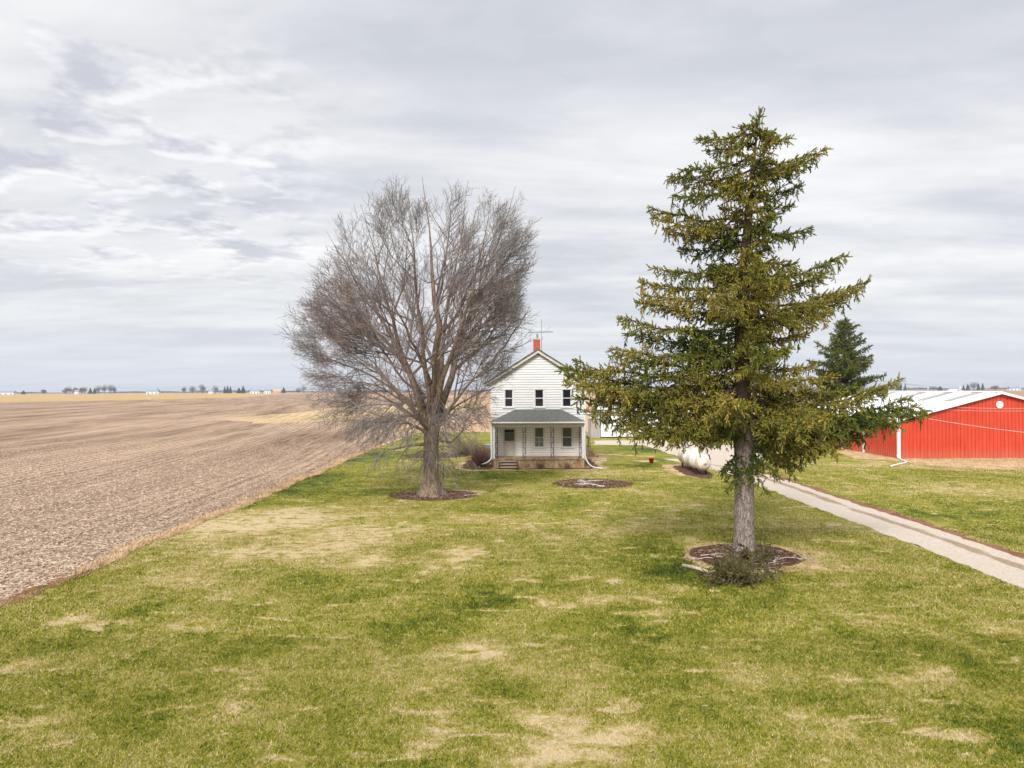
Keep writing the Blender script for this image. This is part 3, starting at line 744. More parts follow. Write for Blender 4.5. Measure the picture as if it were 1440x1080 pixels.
def spruce(boughs, rng, dens=1.0, spr=1.0, hang=1.0, lat_k=.30, needles=15):
    """boughs: (start, tip, sag). Returns wood polylines and sprigs"""
    wood = {}; SP = []; SD = []; SS = []; SR = []
    up = np.array([0, 0, 1.])
    for st, tip, sag in boughs:
        st = np.array(st, float); tip = np.array(tip, float); L = np.linalg.norm(tip-st)
        if L < .25: continue
        k = 10; t = np.linspace(0, 1, k)[:, None]
        P = st*(1-t)+tip*t; P[:, 2] -= sag*L*(np.sin(np.pi*t[:, 0]**.85))
        P[1:-1] += rng.normal(0, .02*L**.5, (k-2, 3))
        r0 = .014+.011*L
        wood.setdefault((k, 6), []).append((P, np.linspace(r0, .008, k)))
        fwd = norm(tip-st); side = norm(np.cross(fwd, up)); tint = rng.uniform(0, 1)
        nl = int(L*6.0*dens)+3
        for q in range(nl):
            s_ = (.10+.90*(q+rng.random())/nl) if L > 1.2 else (q+rng.random())/nl
            f = s_*(k-1); i0 = min(int(f), k-2); fr = f-i0; p = P[i0]*(1-fr)+P[i0+1]*fr
            tan = norm(P[i0+1]-P[i0]); sg = 1 if q % 2 else -1
            ll = (lat_k*L*(1-s_)**.75*min(1, .35+s_*2.2)+.22)*rng.uniform(.65, 1.2)
            ll = min(ll, 1.25)
            d = norm(tan*rng.uniform(.55, .9)+side*sg*rng.uniform(.4, 1)+up*rng.uniform(-.50, .30))
            kk = 5; lp = [p]; dd = d
            for z_ in range(kk-1):
                dd = norm(dd+np.array([0, 0, -.07*hang])+rng.normal(0, .06, 3)); lp.append(lp[-1]+dd*ll/(kk-1))
            lp = np.array(lp)
            wood.setdefault((kk, 3), []).append((lp, np.linspace(.011, .005, kk)))
            ns = int(ll/.075*dens)+2
            for z_ in range(ns):
                g = (z_+rng.random())/ns; f2 = g*(kk-1); a0 = min(int(f2), kk-2); pp = lp[a0]+(lp[a0+1]-lp[a0])*(f2-a0)
                td = norm(lp[a0+1]-lp[a0])
                mode = rng.random()
                if mode < .50: sd = norm(td*.8+norm(np.cross(td, up))*rng.choice([-1, 1])*rng.uniform(.3, .9)+rng.normal(0, .2, 3))
                elif mode < .72: sd = norm(td*.35+np.array([0, 0, -1])*rng.uniform(.5, 1.3)+rng.normal(0, .2, 3))
                else: sd = norm(td*.7+up*rng.uniform(.3, 1.1)+rng.normal(0, .3, 3))
                SP.append(pp); SD.append(sd); SS.append(spr*rng.uniform(.65, 1.25)); SR.append(np.clip(.6*tint+.4*rng.random(), 0, 1))
            # pendulous branchlet
            if rng.random() < .32*hang and L > .9:
                hp = lp[rng.integers(1, kk)]; hl = rng.uniform(.15, .5)*min(1, L/3)*hang
                tw = np.array([hp, hp+np.array([rng.normal(0, .05), rng.normal(0, .05), -hl*.5]), hp+np.array([rng.normal(0, .1), rng.normal(0, .1), -hl])])
                wood.setdefault((3, 3), []).append((tw, np.array([.007, .006, .004])))
                for z_ in range(int(hl/.07)+1):
                    g = rng.random(); SP.append(hp*(1-g)+tw[2]*g); SD.append(np.array([rng.normal(0, .35), rng.normal(0, .35), -1])); SS.append(spr*rng.uniform(.55, .95)); SR.append(np.clip(.55*tint+.45*rng.random(), 0, 1))
        # shoots along the bough itself, upturned at the tip
        for q in range(int(L*9*dens)+4):
            s_ = .15+.85*rng.random(); f = s_*(k-1); i0 = min(int(f), k-2); p = P[i0]+(P[i0+1]-P[i0])*(f-i0); tan = norm(P[i0+1]-P[i0])
            SP.append(p); SD.append(tan*.6+side*rng.normal(0, .6)+up*rng.uniform(-.2, .7)); SS.append(spr*rng.uniform(.6, 1.0)); SR.append(np.clip(.6*tint+.4*rng.random(), 0, 1))
        for q in range(3):
            SP.append(P[-1]); SD.append(fwd+up*rng.uniform(0, .6)+rng.normal(0, .15, 3)); SS.append(spr*.9); SR.append(.5)
    return wood, np.array(SP), np.array(SD), np.array(SS), np.array(SR)
def build_spruce(name, label, base, trunk_pts, trunk_r, boughs, rng, mats, **kw):
    T = empty(name, tuple(base), label, 'tree')
    off = np.array(base)
    wood, SP, SD, SS, SR = spruce(boughs, rng, **kw)
    protos = [sprig_proto(rng, kw.get('needles', 15)) for _ in range(8)]
    Vn, rn = place_sprigs(SP-off, SD, SS, protos, rng, SR)
    me = np_mesh('foliage', Vn, np.arange(len(Vn)).reshape(-1, 3), mats[1]); set_attr(me, 'rnd', rn)
    link_mesh('foliage', me, T)
    parts = []
    for (k, sd), lst in wood.items():
        parts.append(tubes_np(np.array([a_ for a_, _ in lst])-off, np.array([b_ for _, b_ in lst]), sd if sd else 3))
    V, F = join_np(parts); link_mesh('boughs', np_mesh('boughs', V, F, mats[0], True), T)
    tpz = poly_pts(trunk_pts, 40); kx = 24; vs = []
    rr = np.interp(np.linspace(0, 1, 40), np.linspace(0, 1, len(trunk_r)), trunk_r)
    for i, p in enumerate(tpz):
        for q in range(kx):
            a_ = 2*math.pi*q/kx; zz = p[2]-base[2]
            fl = max(0, 1-zz/.75)**2*trunk_r[0]*.75*(.55+.45*math.sin(a_*5+1)+.3*math.sin(a_*3+2))
            r_ = rr[i]*(1+.07*mnoise.noise(Vector((math.cos(a_)*1.7, math.sin(a_)*1.7, zz*1.6))))+fl
            vs.append((p[0]+r_*math.cos(a_)-off[0], p[1]+r_*math.sin(a_)-off[1], p[2]-off[2]-(.04 if i == 0 else 0)))
    i = np.arange(39)[:, None]; j = np.arange(kx)[None]
    F1 = np.stack([i*kx+j, i*kx+(j+1) % kx, (i+1)*kx+(j+1) % kx, (i+1)*kx+j], -1).reshape(-1, 4)
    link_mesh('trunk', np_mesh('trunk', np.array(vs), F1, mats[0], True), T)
    return T, SP

def sq(px, py, dy=0): return np.array(Q(px, py, SY+dy))
rng = np.random.default_rng(11)
tr_px = [(1047,783),(1047,720),(1046,650),(1044,560),(1043,480),(1044,420),(1048,360),(1053,300),(1058,240),(1064,190),(1067,163)]
tr_pts = [sq(a_, b_) for a_, b_ in tr_px]; tr_pts[0] = np.array([SX, SY, 0.])
def trunk_at(py):
    return sq(np.interp(py, [b_ for _, b_ in tr_px[::-1]], [a_ for a_, _ in tr_px[::-1]]), py)
# boughs whose tips make the outline: (start py, tip px, tip py, depth of tip, sag)
lead = [(186,985,196,-.2,.03),(200,1000,212,.4,.05),(215,960,240,-.5,.1),(238,945,248,.2,.12),(255,952,275,-.6,.1),(300,917,292,.1,.13),(315,925,308,-.5,.12),(330,938,322,.5,.1),
 (345,960,350,.5,.06),(375,925,378,-.4,.08),(395,903,398,.1,.10),(410,910,415,-.9,.10),(430,900,425,.8,.10),(455,874,449,-.2,.10),(470,885,470,.9,.10),(485,865,492,-.8,.09),(505,866,498,1.2,.10),
 (520,812,508,-.3,.10),(535,789,518,-.2,.10),(545,800,540,-.9,.08),(560,812,560,.6,.08),(575,828,578,-.6,.06),(585,850,592,.3,.05),(596,880,604,-1.1,.05),(600,905,610,.5,.05),(560,800,530,1.5,.1),
 (180,1092,197,-.3,.05),(190,1107,195,.3,.06),(225,1158,212,-.1,.12),(235,1140,225,.6,.10),(245,1125,228,-.7,.12),(270,1120,262,.5,.10),(290,1110,290,-.7,.08),(320,1105,330,.4,.06),
 (345,1137,321,-.1,.05),(365,1115,372,.6,.06),(395,1186,361,-.3,.10),(405,1160,385,.7,.10),(420,1217,398,.0,.12),(428,1200,408,-.9,.12),(440,1180,420,1.0,.12),(450,1165,440,-1.2,.1),
 (470,1130,470,1.0,.08),(490,1110,490,-1.0,.08),(510,1140,515,.5,.08),(530,1165,530,-.9,.08),(545,1195,548,.4,.08),(555,1240,545,-.3,.13),(565,1262,535,-.5,.15),(575,1300,578,-.3,.09),(580,1285,572,.4,.09),(585,1278,560,.1,.12),
 (592,1250,592,-.7,.06),(600,1215,612,.2,.05),(608,1180,628,-.5,.04),(615,1140,640,.6,.03),(620,1110,650,-.4,.03),(600,995,606,.9,.03),(596,945,606,-.9,.04),(628,1092,668,-.8,.02),(632,1018,662,-.7,.02),(624,1122,656,.2,.03),(634,1075,688,-.9,.0),(612,1155,634,-.4,.04),(640,1030,684,-.5,.0)]
boughs = []
for py, tx, ty, dy, sg in lead:
    boughs.append((trunk_at(py), sq(tx, ty, dy), sg*.8))
# the rest of the crown all round, following the same outline
Lp = [(165,4),(195,60),(240,100),(300,125),(345,95),(395,130),(450,165),(500,175),(530,240),(570,220),(610,150),(645,75)]
Rp = [(165,4),(195,42),(215,85),(240,75),(300,62),(350,75),(400,150),(440,125),(490,85),(530,120),(575,225),(610,150),(645,75)]
for q in range(118):
    py = 172+(608-172)*((q+rng.random())/118)**.92
    az = q*2.39996+rng.normal(0, .25)
    l_ = np.interp(py, [a_ for a_, _ in Lp], [b_ for _, b_ in Lp]); r_ = np.interp(py, [a_ for a_, _ in Rp], [b_ for _, b_ in Rp])
    c = (1+math.cos(az))/2; md = (l_+r_)/2
    Lm = (r_*c+l_*(1-c))*.0250*rng.uniform(.35, .92)*(.60 if abs(math.cos(az)) > .6 else .92)
    if math.sin(az) < -.6 and rng.random() < .15 and 330 < py < 560: continue
    if py < 430 and rng.random() < .22: continue
    s0 = trunk_at(py)
    rise = np.interp(py, [170, 300, 450, 640], [.35, .16, .08, -.04])+rng.normal(0, .07)
    tip = s0+np.array([math.cos(az)*Lm, math.sin(az)*Lm, rise*Lm])
    boughs.append((s0, tip, np.interp(py, [170, 400, 640], [.04, .11, .05])))
boughs.append((trunk_at(182), sq(1068, 160), 0)); boughs.append((trunk_at(184), sq(1045, 180), 0)); boughs.append((trunk_at(188), sq(1085, 186), 0))
SPR, SPpos = build_spruce('spruce_tree', 'tall old spruce with ragged olive boughs and bare grey lower trunk, beside the driveway',
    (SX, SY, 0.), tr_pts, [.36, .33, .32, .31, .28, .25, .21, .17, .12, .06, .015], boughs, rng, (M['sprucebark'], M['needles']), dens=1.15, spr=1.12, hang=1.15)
# cones
M['cone'] = plain('spruce_cone', (.42, .20, .09), (.30, .13, .06), .7, scale=40)
cb = MB(); n_ = 8
prof_ = [(0, .004), (.02, .016), (.05, .022), (.09, .018), (.12, .006)]
vs = []; fs = []
for i, (h_, r_) in enumerate(prof_):
    for q in range(n_): a_ = 2*math.pi*(q+.5*(i % 2))/n_; vs.append((r_*math.cos(a_), r_*math.sin(a_), -h_))
for i in range(4):
    for q in range(n_): fs.append((i*n_+q, i*n_+(q+1) % n_, (i+1)*n_+(q+1) % n_, (i+1)*n_+q))
cme = bpy.data.meshes.new('cone'); cme.from_pydata(vs, [], fs); cme.materials.append(M['cone'])
upper = SPpos[(SPpos[:, 1] < SY+.3)]
top = SPpos[SPpos[:, 2] > 12.9]
for q in range(64):
    src = top if q < 24 else upper
    p = src[rng.integers(0, len(src))]
    c_ = link_mesh('cone', cme, SPR); c_.location = (p[0]-SX, p[1]-SY, p[2]); c_.scale = (1.4,)*3; c_.rotation_euler = (rng.normal(0, .3), rng.normal(0, .3), 0)

# dark young spruce behind the barn
rng = np.random.default_rng(21)
KY = 88.; kx_ = Q(1188, 560, KY)[0]
kt = [np.array([kx_, KY, 0.]), np.array([kx_, KY, 8.]), np.array([kx_+.1, KY, Q(1188, 446, KY)[2]])]
topz = kt[-1][2]; bg_ = []
for q in range(105):
    z0 = 1.0+(topz-1.3)*((q+rng.random())/105); az = q*2.39996
    Lm = (.30+(topz-z0)*.58)*rng.uniform(.45, 1.2); Lm = min(Lm, 5.0*rng.uniform(.5, 1.05))
    s0 = np.array([kx_, KY, z0]); bg_.append((s0, s0+np.array([math.cos(az)*Lm, math.sin(az)*Lm, Lm*rng.uniform(-.02, .40)]), .08))
build_spruce('spruce_tree', 'smaller dark green pointed spruce rising behind the white roof of the red barn', (kx_, KY, 0.), kt, [.22, .15, .02], bg_, rng,
    (M['sprucebark'], M['needles_dark']), dens=.9, spr=2.0, hang=.8, needles=13)

# fallen spruce limb in front of the big spruce, and its log
rng = np.random.default_rng(5)
fb = []
fc = np.array(G(1038, 822))
for q in range(34):
    az = rng.uniform(0, 2*math.pi); s0 = fc+np.array([rng.uniform(-.5, .6), rng.uniform(-.25, .7), rng.uniform(.03, .18)])
    if q > 24: s0 = np.array(G(1062, 786))+np.array([rng.uniform(-.3, .3), rng.uniform(-.4, .3), .1])
    L_ = rng.uniform(.4, 1.0); fb.append((s0, s0+np.array([math.cos(az)*L_, math.sin(az)*L_*.6, rng.uniform(.05, .35)]), -.05))
fb.append((fc+np.array([-.2, -.1, .1]), np.array(G(1062, 786))+np.array([.2, .2, .15]), -.03))
Tn = empty('fallen_branch', tuple(fc), 'fallen spruce bough with browning needles lying at the foot of the tall spruce', 'branch')
wood, SP, SD, SS, SR = spruce(fb, rng, dens=1.0, spr=.9, hang=.3)
SP[:, 2] = np.maximum(SP[:, 2], .03)
Vn, rn = place_sprigs(SP-fc, SD, SS, [sprig_proto(rng) for _ in range(6)], rng, SR); Vn[:, 2] = np.maximum(Vn[:, 2], .026)
me = np_mesh('foliage', Vn, np.arange(len(Vn)).reshape(-1, 3), M['needles_brown']); set_attr(me, 'rnd', rn); link_mesh('foliage', me, Tn)
V, F = join_np([tubes_np(np.array([a_ for a_, _ in l])-fc, np.array([b_ for _, b_ in l]), 4) for l in wood.values()])
link_mesh('stem', np_mesh('stem', V, F, M['sprucebark'], True), Tn)
M['barelog'] = bark_mat('peeled_wood', (.26, .20, .15), (.50, .42, .34), (.66, .58, .5), 12, .5)
l0 = G(960, 795, .09); l1 = G(998, 805, .07); l2 = G(1012, 800, .12)
lg = MB().tube([l0, tuple((np.array(l0)*.5+np.array(l1)*.5)+np.array([0, 0, .03])), l1], [.055, .058, .05], 10).tube([l1, l2], [.02, .008], 5).tube([tuple(np.array(l0)*.3+np.array(l1)*.7), G(985, 793, .2)], [.02, .006], 5)
tag(lg.build('log', M['barelog'], smooth=True), 'short pale bare log with a cut end left of the fallen spruce bough', 'log')

# ------------------------------------------------------------------ sticks and roots on the beds
M['stick'] = plain('weathered_stick', (.62, .57, .54), (.34, .28, .24), .8, scale=4)
def stick_tree(p0, ang, L, r, depth, mb, rng):
    k = 6; pts = [p0]; a = ang
    for i in range(k): a += rng.normal(0, .22); pts.append((pts[-1][0]+math.cos(a)*L/k, pts[-1][1]+math.sin(a)*L/k, max(r, p0[2]+rng.uniform(-.02, .04))))
    mb.tube(pts, list(np.linspace(r, r*.5, k+1)), 6)
    if depth:
        for q in range(3): stick_tree(pts[rng.integers(1, k)], ang+rng.choice([-1, 1])*rng.uniform(.4, 1.0), L*.5, r*.6, depth-1, mb, rng)
rng = np.random.default_rng(9)
lab = ['pale forked dead branch on the middle of the mulch bed in front of the house', 'thin grey dead branch on the mulch left of the pale forked one']
for q, (px_, py_, an, L_, r_) in enumerate([(850, 684, 2.7, 1.9, .05), (812, 677, .3, 1.4, .035)]):
    mb = MB(); p = G(px_, py_, .09); stick_tree(p, an, L_, r_, 2, mb, rng)
    tag(mb.build('dead_branch', M['stick'], smooth=True), lab[q], 'branch', 'dead branches on the mulch bed in front of the house')
specs = [(985, 781, .1, .9, 'pale twig lying on the left side of the mulch under the tall spruce'), (1003, 785, 2.9, .8, 'grey stick just left of the roots of the tall spruce'),
 (1072, 795, .6, .9, 'light branched stick on the mulch right of the fallen spruce bough'), (1092, 784, -.4, .9, 'thin grey stick on the right side of the mulch under the tall spruce')]
for px_, py_, an, L_, lb in specs:
    mb = MB(); stick_tree(G(px_, py_, .07), an, L_, .018, 2, mb, rng)
    tag(mb.build('stick', M['stick'], smooth=True), lb, 'stick', 'sticks on the mulch under the tall spruce')
mb = MB(); stick_tree(G(652, 697, .06), .1, 1.0, .02, 1, mb, rng)
tag(mb.build('stick', M['stick'], smooth=True), 'thin pale stick at the right tip of the mulch bed round the bare maple', 'stick')
# bark chips and roots (ground litter)
M['chip'] = plain('bark_chip', (.30, .20, .14), (.11, .06, .04), .9, scale=2)
Vc = []; 
for cx, cy, a, bb in BEDS[:3]:
    n = 800; t = RNG.uniform(0, 2*np.pi, n); rr = np.sqrt(RNG.uniform(0, 1, n))*.93
    X = cx+a*rr*np.cos(t); Y = cy+bb*rr*np.sin(t); an = RNG.uniform(0, np.pi, n); L = RNG.uniform(.04, .16, n); Wd = RNG.uniform(.015, .04, n)
    Vv = np.empty((n, 4, 3))
    for k, (du, dv) in enumerate(((-1, -1), (1, -1), (1, 1), (-1, 1))):
        Vv[:, k, 0] = X+np.cos(an)*du*L/2-np.sin(an)*dv*Wd/2; Vv[:, k, 1] = Y+np.sin(an)*du*L/2+np.cos(an)*dv*Wd/2; Vv[:, k, 2] = .052+RNG.uniform(0, .05, n)*(dv > 0)
    Vc.append(Vv.reshape(-1, 3))
V = np.concatenate(Vc)
tag(link_mesh('bark_chips', np_mesh('bark_chips', V, np.arange(len(V)).reshape(-1, 4), M['chip'])), 'brown and grey bark chips covering the mulch beds round the trees', 'mulch', kind='stuff')

# ------------------------------------------------------------------ shrubs
def shrub(name, label, c, n, spread, hgt, mat, rng, r0=.014, droop=0., group=None, lvl=2):
    tr_ = Tree(None, None)
    for q in range(n):
        az = rng.uniform(0, 2*math.pi); el = rng.uniform(.35, 1.45); L = hgt*rng.uniform(.6, 1.15)
        d = np.array([math.cos(az)*math.cos(el)*spread, math.sin(az)*math.cos(el)*spread, math.sin(el)])
        p = bend(np.array([rng.normal(0, .12*spread), rng.normal(0, .12*spread), 0.]), d, L, 6, .12, np.array([0, 0, droop]), rng)
        tr_.put(p, np.linspace(r0, r0*.5, 6), 1)
        for z_ in range(7):
            i0 = rng.integers(1, 5); tr_.put(bend(p[i0], norm(p[i0+1]-p[i0])+rng.normal(0, .45, 3), L*.45, 4, .15, np.array([0, 0, droop]), rng), np.linspace(r0*.6, r0*.4, 4), 2)
    parts = []; rnd = []
    for (k, l), lst in tr_.br.items():
        P = np.array([a for a, _ in lst]); P[:, :, 2] = np.maximum(P[:, :, 2], 0)
        parts.append(tubes_np(P, np.array([b_ for _, b_ in lst]), 3))
    V, F = join_np(parts); me = np_mesh(name, V, F, mat); set_attr(me, 'rnd', RNG.uniform(0, 1, len(V)))
    o = link_mesh(name, me); o.location = c; return tag(o, label, 'shrub', group)
M['redtwig'] = plain('red_brown_twig', (.20, .105, .08), (.12, .06, .045), .8, scale=1.5)
M['greytwig'] = plain('green_grey_twig', (.32, .28, .17), (.20, .17, .11), .8, scale=1.5)
rng = np.random.default_rng(31)
shrub('bare_shrub', 'bare reddish brown shrub at the left corner of the porch, behind the white downspout', (-2.5, 54.3, .04), 90, 1.1, 1.35, M['redtwig'], rng)
shrub('bare_shrub', 'lower bare shrub beside the left wall of the house, behind the reddish one', (-2.6, 58.5, .04), 90, 1.2, 1.3, M['redtwig'], rng)
shrub('bare_shrub', 'wide twiggy greenish grey shrub on the mulch bed behind the bare maple', (G(652, 640)[0], G(652, 640)[1], .04), 150, 2.0, 1.9, M['greytwig'], rng, .016)
M['drytuft'] = plain('dry_perennial', (.30, .19, .12), (.18, .09, .055), .9, scale=3)
shrub('dry_plant', 'dead rust coloured plant against the porch foundation below the middle window', (G(759, 657)[0], 52.75, .04), 45, .8, .5, M['drytuft'], rng, .009)
shrub('dry_plant', 'dead rust coloured plant against the porch foundation below the right window', (G(796, 657)[0], 52.75, .04), 36, .8, .42, M['drytuft'], rng, .009)

# ------------------------------------------------------------------ farmhouse
M['siding'] = plain('white_siding', (.71, .71, .715), (.61, .61, .61), .55, scale=1.2, mapscale=(.6, .6, 2))
M['trim'] = plain('white_trim', (.74, .73, .71), (.66, .645, .61), .5, scale=2)
M['trimgrey'] = plain('aged_trim', (.60, .58, .53), (.45, .42, .37), .6, scale=2.5)
M['porchlift'] = plain('porch_siding_lifted', (.88, .87, .84), (.80, .77, .72), .6, scale=1.5)  # lighter than the siding: missing porch light is put into the colour
m, nt, b = newmat('roof_shingle'); p = nt.obj()
br = nt.new('ShaderNodeTexBrick'); nt.put(br.inputs['Vector'], nt.mapping(p, (1, 1, 1))); br.inputs['Scale'].default_value = 3.2
br.inputs['Color1'].default_value = (.038, .044, .038, 1); br.inputs['Color2'].default_value = (.085, .092, .080, 1); br.inputs['Mortar'].default_value = (.03, .03, .03, 1); br.inputs['Mortar Size'].default_value = .02
f = nt.noise(p, 9, 5, .8)
nt.put(b.inputs['Base Color'], nt.mix(nt.mapr(f, .35, .7), br.outputs[0], (.19, .20, .175, 1))); b.inputs['Roughness'].default_value = .95
nt.put(b.inputs['Normal'], nt.bump(f, .5, .03)); M['shingle'] = m
M['conc'] = ground_mat('stained_concrete', [(0, (.11, .06, .03)), (.35, (.30, .20, .115)), (.65, (.50, .37, .235)), (1, (.64, .53, .38))], 2.2, 7, .4, .02, (1, 1, .5))
m, nt, b = newmat('chimney_brick')
br = nt.new('ShaderNodeTexBrick'); v_ = nt.obj(); x_, y_, z_ = nt.sep(v_)
nt.put(br.inputs['Vector'], nt.comb(nt.math('ADD', x_, y_), z_, 0)); br.inputs['Scale'].default_value = 4.5
br.inputs['Color1'].default_value = (.42, .065, .03, 1); br.inputs['Color2'].default_value = (.34, .05, .024, 1); br.inputs['Mortar'].default_value = (.40, .14, .09, 1)
nt.put(b.inputs['Base Color'], br.outputs[0]); b.inputs['Roughness'].default_value = .8; M['brick'] = m
m, nt, b = newmat('window_glass'); b.inputs['Base Color'].default_value = (.012, .016, .026, 1); b.inputs['Roughness'].default_value = .06; b.inputs['Specular IOR Level'].default_value = .5
nt.put(b.inputs['Normal'], nt.bump(nt.noise(nt.obj(), 2.5, 2, .5), .12, .02)); M['glass'] = m
m, nt, b = newmat('clear_glass'); b.inputs['Base Color'].default_value = (.8, .85, .85, 1); b.inputs['Roughness'].default_value = .04; b.inputs['Transmission Weight'].default_value = 1; b.inputs['IOR'].default_value = 1.12; M['clear'] = m
M['curtain'] = plain('faded_curtain', (.34, .33, .27), (.20, .19, .15), .9, scale=6, mapscale=(6, 1, .6))
M['lace'] = plain('lace_curtain', (.56, .56, .45), (.38, .40, .30), .9, scale=12)
M['iron'] = plain('black_iron', (.022, .024, .026), (.06, .055, .05), .5, .3, scale=6)
M['door'] = plain('storm_door', (.60, .58, .50), (.46, .44, .37), .55, scale=2)
M['galv'] = plain('galvanised', (.42, .44, .47), (.26, .28, .30), .4, .6, scale=6)
M['pipe'] = plain('white_metal_pipe', (.80, .81, .82), (.66, .67, .68), .35, 0, scale=3)
M['dark'] = plain('room_shade_black', (.012, .012, .014), None, .9)

HX0, HX1, HY, HD = -1.66, 5.70, 55.2, 9.5
PXc = (HX0+HX1)/2
ZE, ZP = 6.45, 8.78       # wall top at the eave; roof underside at the ridge
FY = 53.4                 # porch front
HOUSE = empty('farmhouse', (PXc, HY, 0), 'two storey white clapboard farmhouse with front porch and red brick chimney', 'house')
slope = (ZP-ZE)/((HX1-HX0)/2)
def clap(mb, lims, z0, z1, y, openings=(), sgn=-1, step=.195, lap=.032, gap=.026):
    """boards on a wall facing -y; lims(z)->(x0,x1)"""
    z = z0
    while z < z1-.01:
        zt = min(z+step, z1); zm = (z+zt)/2
        a, b_ = lims(zm); segs = [(a, b_)]
        for ox0, ox1, oz0, oz1 in openings:
            if zt > oz0+.02 and z < oz1-.02:
                ns = []
                for s0, s1 in segs:
                    if ox1 <= s0 or ox0 >= s1: ns.append((s0, s1)); continue
                    if ox0 > s0: ns.append((s0, ox0))
                    if ox1 < s1: ns.append((ox1, s1))
                segs = ns
        for s0, s1 in segs:
            if s1-s0 > .02: mb.prismx([(y+.012, z+gap), (y+sgn*lap, z+gap), (y+sgn*.003, zt), (y+.012, zt)], s0, s1)
        z = zt
def clap_side(mb, xw, sgn, y0, y1, z0, z1, step=.195, lap=.032):
    z = z0
    while z < z1-.01:
        zt = min(z+step, z1)
        mb.prism([(xw, z+.02), (xw+sgn*lap, z+.02), (xw+sgn*.003, zt), (xw, zt)], y0, y1); z = zt
up_w = [(Q(715.5, 560, HY)[0], .62), (Q(758.3, 560, HY)[0], .66), (Q(797, 560, HY)[0], .66)]
ZU0, ZU1 = 4.56, 5.90
lo_w = [(Q(758.2, 610, HY)[0], .70), (Q(797.5, 610, HY)[0], .74)]
ZL0, ZL1 = 1.43, 2.96
ZF = .74
dx0, dx1 = Q(708, 620, HY)[0], Q(724.5, 620, HY)[0]
ops = [(c-w_/2, c+w_/2, ZU0, ZU1) for c, w_ in up_w]+[(c-w_/2, c+w_/2, ZL0, ZL1) for c, w_ in lo_w]+[(dx0, dx1, ZF-.1, 2.90)]
mb = MB()
clap(mb, lambda z: (HX0, HX1), .42, 3.15, HY, ops, gap=.014)
wal = mb
mb2 = MB()
def glim(z):
    if z <= ZE: return (HX0, HX1)
    d = (z-ZE)/slope; return (HX0+d, HX1-d)
clap(mb2, glim, 3.15, ZP-.12, HY, ops)
clap_side(mb2, HX0, -1, HY, HY+HD, .42, ZE); clap_side(mb2, HX1, 1, HY, HY+HD, .42, ZE)
# structural shell behind the boards (front face set back so the openings stay deep)
mb2.box(HX0+.001, HX0+.12, HY+.02, HY+HD, .4, ZE); mb2.box(HX1-.12, HX1-.001, HY+.02, HY+HD, .4, ZE)
mb2.prism([(HX0, .42), (HX1, .42), (HX1, ZE), (PXc, ZP-.05), (HX0, ZE)], HY+HD, HY+HD+.12)
mb2.build('wall', M['siding'], HOUSE); wal.build('porch_wall', M['porchlift'], HOUSE)
MB().prism([(HX0+.13, .5), (HX1-.13, .5), (HX1-.13, ZE-.1), (PXc, ZP-.2), (HX0+.13, ZE-.1)], HY+.30, HY+.36).build('room_shade_sheet', M['dark'], HOUSE)  # near-black sheet: room darkness and lap shadows are put into its colour
# corner boards
mb = MB()
for xx in (HX0, HX1-.11): MB().box(xx, xx+.11, HY-.045, HY-.001, 3.45, ZE-.02).build('corner_board', M['trim'], HOUSE)
def window(cx, w_, z0, z1, y, parent, kind):
    t = .115
    mb = MB()
    mb.box(cx-w_/2-t, cx-w_/2, y-.05, y+.10, z0, z1); mb.box(cx+w_/2, cx+w_/2+t, y-.05, y+.10, z0, z1)
    mb.box(cx-w_/2-t-.03, cx+w_/2+t+.03, y-.065, y+.10, z1, z1+t+.02)
    W_ = mb.build('window', M['trim'], parent, bevel=.008)
    MB().box(cx-w_/2-t-.05, cx+w_/2+t+.05, y-.10, y+.10, z0-.09, z0).build('sill', M['trim'], W_, bevel=.008)
    s = MB(); zm = (z0+z1)/2; f_ = .045
    s.box(cx-w_/2, cx-w_/2+f_, y+.03, y+.07, z0, z1); s.box(cx+w_/2-f_, cx+w_/2, y+.03, y+.07, z0, z1)
    s.box(cx-w_/2+f_, cx+w_/2-f_, y+.03, y+.07, z0, z0+f_+.01); s.box(cx-w_/2+f_, cx+w_/2-f_, y+.03, y+.07, z1-f_, z1)
    s.box(cx-w_/2+f_, cx+w_/2-f_, y+.02, y+.075, zm-.03, zm+.03)
    s.build('sash', M['trim'], W_)
    MB().box(cx-w_/2+.01, cx+w_/2-.01, y+.078, y+.084, z0+.01, z1-.01).build('pane', M['glass'] if kind == 'up' else M['clear'], W_)
    if kind == 'lace':
        MB().box(cx-w_/2, cx+w_/2, y+.16, y+.165, zm, z1).build('curtain', M['curtain'], W_)
        c = MB().box(cx-w_/2, cx+w_/2, y+.17, y+.175, z0, zm); c.build('curtain', M['lace'], W_)
        MB().box(cx-.018, cx+.018, y+.02, y+.07, z0+f_, zm-.03).box(cx-w_/2+f_, cx-.02, y+.02, y+.06, zm-.34, zm-.31).box(cx+.02, cx+w_/2-f_, y+.02, y+.06, zm-.34, zm-.31).build('glazing_bar', M['trim'], W_)
    elif kind == 'cur':
        vs_ = MB()
        for q in range(9): a_ = cx-w_/2+w_*q/9; vs_.box(a_, a_+w_/9-.004, y+.15+.012*(q % 2), y+.165+.012*(q % 2), z0, z1)
        vs_.build('curtain', M['curtain'], W_)
    else:
        MB().box(cx-w_/2+.02, cx+w_/2-.02, y+.10, y+.11, z1-.25, z1).build('blind', M['curtain'], W_)
    return W_
for c, w_ in up_w: window(c, w_, ZU0, ZU1, HY, HOUSE, 'up')
M['ceil'] = plain('porch_ceiling_lifted', (.84, .83, .80), (.76, .74, .70), .6)  # ceiling colour raised too, to offset the shade under the porch roof
window(*lo_w[0], ZL0, ZL1, HY, HOUSE, 'lace'); window(*lo_w[1], ZL0, ZL1, HY, HOUSE, 'cur')
